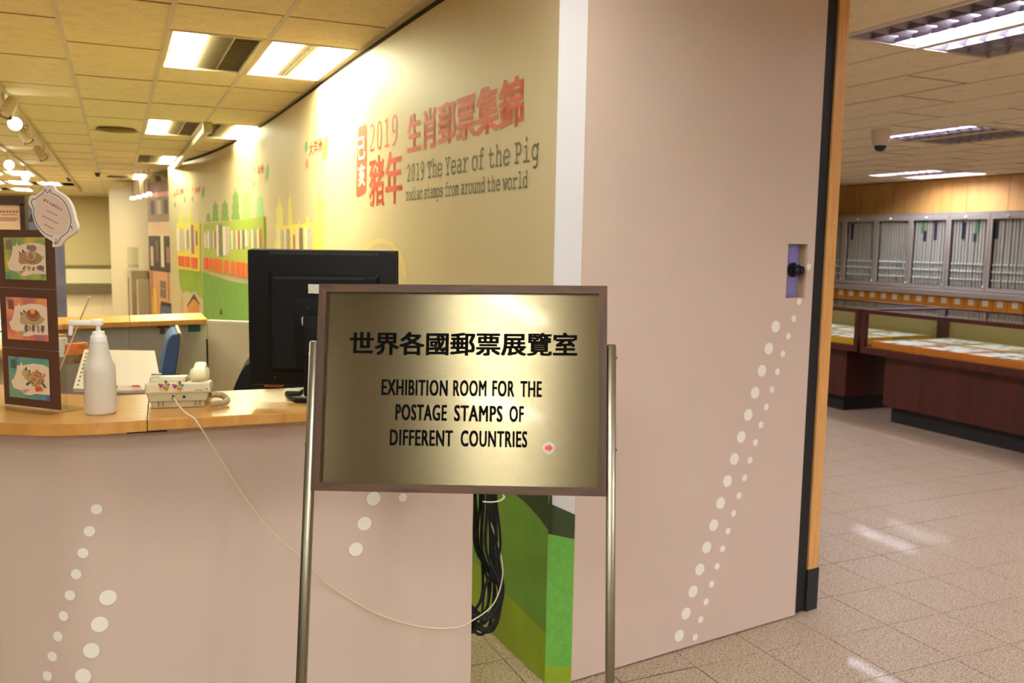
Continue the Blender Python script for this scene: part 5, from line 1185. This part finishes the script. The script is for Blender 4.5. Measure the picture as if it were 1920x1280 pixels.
# =================================================================== RIGHT ROOM FURNITURE
m_alu = mat('cabinet_metal', (190, 182, 172), .35, .6); m_aluf = mat('cabinet_frame_metal', (206, 198, 188), .3, .6); m_bar = mat('pull_out_bar', (206, 196, 186), .35, .1); m_knob = mat('chrome_glint_white', (252, 252, 252), .25)  # knobs and handles coloured white to stand in for glints on metal
m_lbG, m_lbB = mat('label_green', (96, 150, 108), .5), mat('label_navy', (40, 40, 66), .5)
PIT = .682; CF = 11.30
slat_me = handle_me = None
for k in range(-1, 7):
    a0 = 8.03 + PIT * k; a1 = a0 + PIT
    lb = ('stainless stamp cabinet on the wooden wall, %s from the doorway jamb' % ('first', 'second', 'third', 'fourth', 'fifth', 'sixth', 'seventh', 'eighth')[5 - k if 5 - k >= 0 else 7])
    t = thing('stamp_cabinet', lb, 'cabinet', G((a0 + a1) / 2, 11.46, 1.02), 0, 'wall of stamp cabinets')
    mb = MB(); mb.gbox(a0, a1, 11.58, 11.62, 1.02, 2.17); mb.gbox(a0, a0 + .012, CF, 11.58, 1.02, 2.17); mb.gbox(a1 - .012, a1, CF, 11.58, 1.02, 2.17); mb.gbox(a0 + .012, a1 - .012, CF, 11.58, 2.13, 2.17); mb.gbox(a0 + .012, a1 - .012, CF, 11.58, 1.02, 1.05)
    mb.build('case', m_alu, t, True)
    fr = MB()
    for q_ in ((a0 + .004, a0 + .045, 1.03, 2.13), (a1 - .045, a1 - .004, 1.03, 2.13), (a0 + .045, a1 - .045, 2.06, 2.13), (a0 + .045, a1 - .045, 1.03, 1.085)): fr.gbox(q_[0], q_[1], CF - .022, CF - .002, q_[2], q_[3])
    door = fr.build('door', m_aluf, t, True)
    MB().gbox(a0 + .045, a1 - .045, CF - .014, CF - .010, 1.085, 2.06).build('door_glass', m_glass, door, True)
    kb = G((a0 + a1) / 2 + .1, CF - .035, 2.10)
    MB().lathe([(0, 0), (.014, .004), (.018, .014), (.012, .03), (0, .034)], 10, None, Matrix.Translation(G((a0 + a1) / 2 + .05, CF - .022, 2.095)) @ (-D2).to_track_quat('Z', 'Y').to_matrix().to_4x4()).build('door_knob', m_knob, door, True)
    MB().lathe([(0, 0), (.012, .002), (.012, .02), (0, .022)], 10, None, Matrix.Translation(G(a0 + .03, CF - .022, 1.10)) @ (-D2).to_track_quat('Z', 'Y').to_matrix().to_4x4()).build('lock', m_knob, door, True)
    ns_ = 11
    for i in range(ns_):
        a = a0 + .07 + (PIT - .14) * i / (ns_ - 1)
        if slat_me is None:
            o_ = MB().box((-.15, -.018, 1.09), (.0, .018, 2.05)).build('pull_out_frame', m_bar, t); slat_me = o_.data
            hm = MB()
            for z_ in (1.19, 1.31, 1.415): hm.lathe([(0, 0), (.014, 0), (.019, .008), (.014, .02), (0, .024)], 8, None, Matrix.Translation((-.15, 0, z_)) @ Vector((-1, 0, 0)).to_track_quat('Z', 'Y').to_matrix().to_4x4())
            handle_o = hm.build('handle', m_knob, o_); handle_me = handle_o.data
        else:
            o_ = bpy.data.objects.new('pull_out_frame', slat_me); COL.objects.link(o_); o_.parent = t
            ho = bpy.data.objects.new('handle', handle_me); COL.objects.link(ho); ho.parent = o_
        wm_ = Matrix(((D2.x, D1.x, 0, 0), (D2.y, D1.y, 0, 0), (0, 0, 1, 0), (0, 0, 0, 1)))
        jit = rnd.uniform(-.004, .004)
        o_.matrix_basis = Wm(t).inverted() @ Matrix.Translation(G(a + jit, CF + .18 + rnd.uniform(-.004, .004), 0)) @ wm_
    for (u_, colr, zt_, zb_) in ({0: [(.06, m_lbB, 2.02, 1.78)], 1: [(.20, m_lbB, 2.02, 1.78), (.42, m_lbG, 2.05, 1.86), (.40, m_lbB, 1.86, 1.74)], 2: [(.16, m_lbG, 2.05, 1.86), (.21, m_lbB, 1.9, 1.74), (.40, m_lbB, 2.02, 1.76)], 4: [(.10, m_lbB, 2.03, 1.76)], 5: [(.30, m_lbG, 2.05, 1.88), (.26, m_lbB, 1.9, 1.76)]}.get(k, [(.3, m_lbB, 2.03, 1.8)] if k < 0 else [])):
        MB().gbox(a1 - u_ - .05, a1 - u_, CF + .020, CF + .026, zb_, zt_).build('index_label', colr, t, True)
t = thing('drawer_cabinet', 'long base unit of small orange drawers under the stamp cabinets', 'cabinet', G(9.6, 11.35, 0))
MB().gbox(7.3, 12.9, 11.08, 11.60, .94, 1.015).build('metal_ledge', m_alu, t, True)
MB().gbox(7.3, 12.9, 11.20, 11.60, 0.02, .94).build('carcass', m_redwood, t, True)
m_draw = mat('orange_drawer', (206, 138, 40), .45); m_lab = mat('white_label', (232, 226, 206), .5)
for i in range(24):
    a = 7.36 + .2273 * i
    d_ = MB().gbox(a, a + .215, 11.17, 11.20, .72, .93).build('drawer', m_draw, t, True); MB().gbox(a + .06, a + .15, 11.162, 11.17, .83, .915).build('label_holder', m_lab, d_, True)
    MB().gbox(a, a + .215, 11.175, 11.20, .1, .71).build('lower_drawer', m_redwood, t, True)

# glass display cases
m_amber = mat('amber_rim', (214, 120, 28), .4); m_yel = mat('yellow_rim', (224, 172, 30), .4); m_mus = mat('mustard_rim', (190, 160, 60), .45)
def showcase(label, a0, a1, pa0, pa1, b0, b1, tall=1.035):
    t = thing('display_case', label, 'display case', G((a0 + a1) / 2, (b0 + b1) / 2, 0))
    MB().gbox(pa0 + .06, pa1 - .06, b0 + .13, b1 - .13, 0, .15).build('plinth', mat('plinth_black', (24, 22, 20), .6), t, True)
    MB().gbox(pa0, pa1, b0 + .08, b1 - .08, .15, .62).build('pedestal', m_redwood, t, True)
    MB().gbox(a0, a1, b0, b1, .62, .68).build('case_floor', m_redwood, t, True)
    pw = .045
    na = max(2, round((a1 - a0) / 1.6) + 1)
    for i in range(na):
        a = a0 + (a1 - a0 - pw) * i / (na - 1)
        for b_ in (b0, b1 - pw): 
            if b_ == b0 and 0 < i < na - 1: continue
            MB().gbox(a, a + pw, b_, b_ + pw, .68, tall - .035).build('post', m_redwood, t, True)
    for q_ in ((a0, a1, b0, b0 + pw), (a0, a1, b1 - pw, b1), (a0, a0 + pw, b0 + pw, b1 - pw), (a1 - pw, a1, b0 + pw, b1 - pw)): MB().gbox(*q_, tall - .035, tall).build('top_rail', m_redwood, t, True)
    MB().gbox(a0 + pw, a1 - pw, b0 + pw, b1 - pw, tall - .014, tall - .008).build('glass_top', m_glass, t, True)
    MB().gbox(a0 + pw, a1 - pw, b0 + .015, b0 + .021, .68, tall - .035).build('glass_front', m_glass, t, True)
    MB().gbox(a0 + pw, a1 - pw, b1 - .02, b1 - .012, .68, tall - .035).build('back_panel', mat('khaki_panel', (150, 130, 70), .7), t, True)
    return t
showcase('long dark red display case nearest, with orange trays under glass', 2.6, 6.26, 2.7, 6.02, 6.45, 7.60)
showcase('second dark red display case farther along, with yellow trays', 6.30, 9.4, 6.50, 9.2, 6.45, 7.60)
def tray(a0, a1, b0, b1, rim, label, group, seed):
    z = .6805
    t = thing('stamp_tray', label, 'tray', G((a0 + a1) / 2, (b0 + b1) / 2, z), 0, group)
    fr = MB()
    for q_ in ((a0, a1, b0, b0 + .012), (a0, a1, b1 - .012, b1), (a0, a0 + .02, b0 + .012, b1 - .012), (a1 - .02, a1, b0 + .012, b1 - .012)): fr.gbox(*q_, z, z + .062)
    fr.build('rim', rim, t, True)
    MB().gbox(a0 + .02, a1 - .02, b0 + .012, b1 - .012, z + .03, z + .056).build('mount_sheet', mat('mount_white', (226, 222, 210), .6, noise=.06, nscale=12), t, True)
    rr_ = random.Random(seed); sm = MB()
    for i in range(4):
        for j in range(3):
            if rr_.random() < .35: continue
            a = a0 + .06 + (a1 - a0 - .14) * i / 3.2; b_ = b0 + .05 + (b1 - b0 - .12) * j / 2.4
            sm.gbox(a, a + .05 + .03 * rr_.random(), b_, b_ + .06 + .04 * rr_.random(), z + .056, z + .0568, mat('stamp_print_%d' % rr_.randrange(4), [(150, 166, 150), (120, 124, 110), (176, 180, 168), (96, 92, 84)][rr_.randrange(4)], .6))
    if sm.f: sm.build('mounted_stamps', None, t, True)
for i in range(5):
    a1 = 6.17 - .485 * i
    tray(a1 - .478, a1, 6.50, 7.02, m_amber, 'orange-rimmed stamp tray in the front row of the nearest case, %s from the case corner' % ('first', 'second', 'third', 'fourth', 'fifth')[i], 'orange stamp trays', i)
    tray(a1 - .478, a1, 7.04, 7.54, m_mus, 'mustard-rimmed stamp tray in the back row of the nearest case, %s from the case corner' % ('first', 'second', 'third', 'fourth', 'fifth')[i], 'back row stamp trays', 20 + i)
for i in range(4):
    a0 = 6.40 + .485 * i
    tray(a0, a0 + .478, 6.50, 7.02, m_yel, 'yellow-rimmed stamp tray in the front row of the second case, %s from the shared post' % ('first', 'second', 'third', 'fourth')[i], 'yellow stamp trays', 40 + i)
    tray(a0, a0 + .478, 7.04, 7.54, m_mus, 'mustard-rimmed stamp tray in the back row of the second case, %s from the shared post' % ('first', 'second', 'third', 'fourth')[i], 'back row stamp trays of the second case', 60 + i)
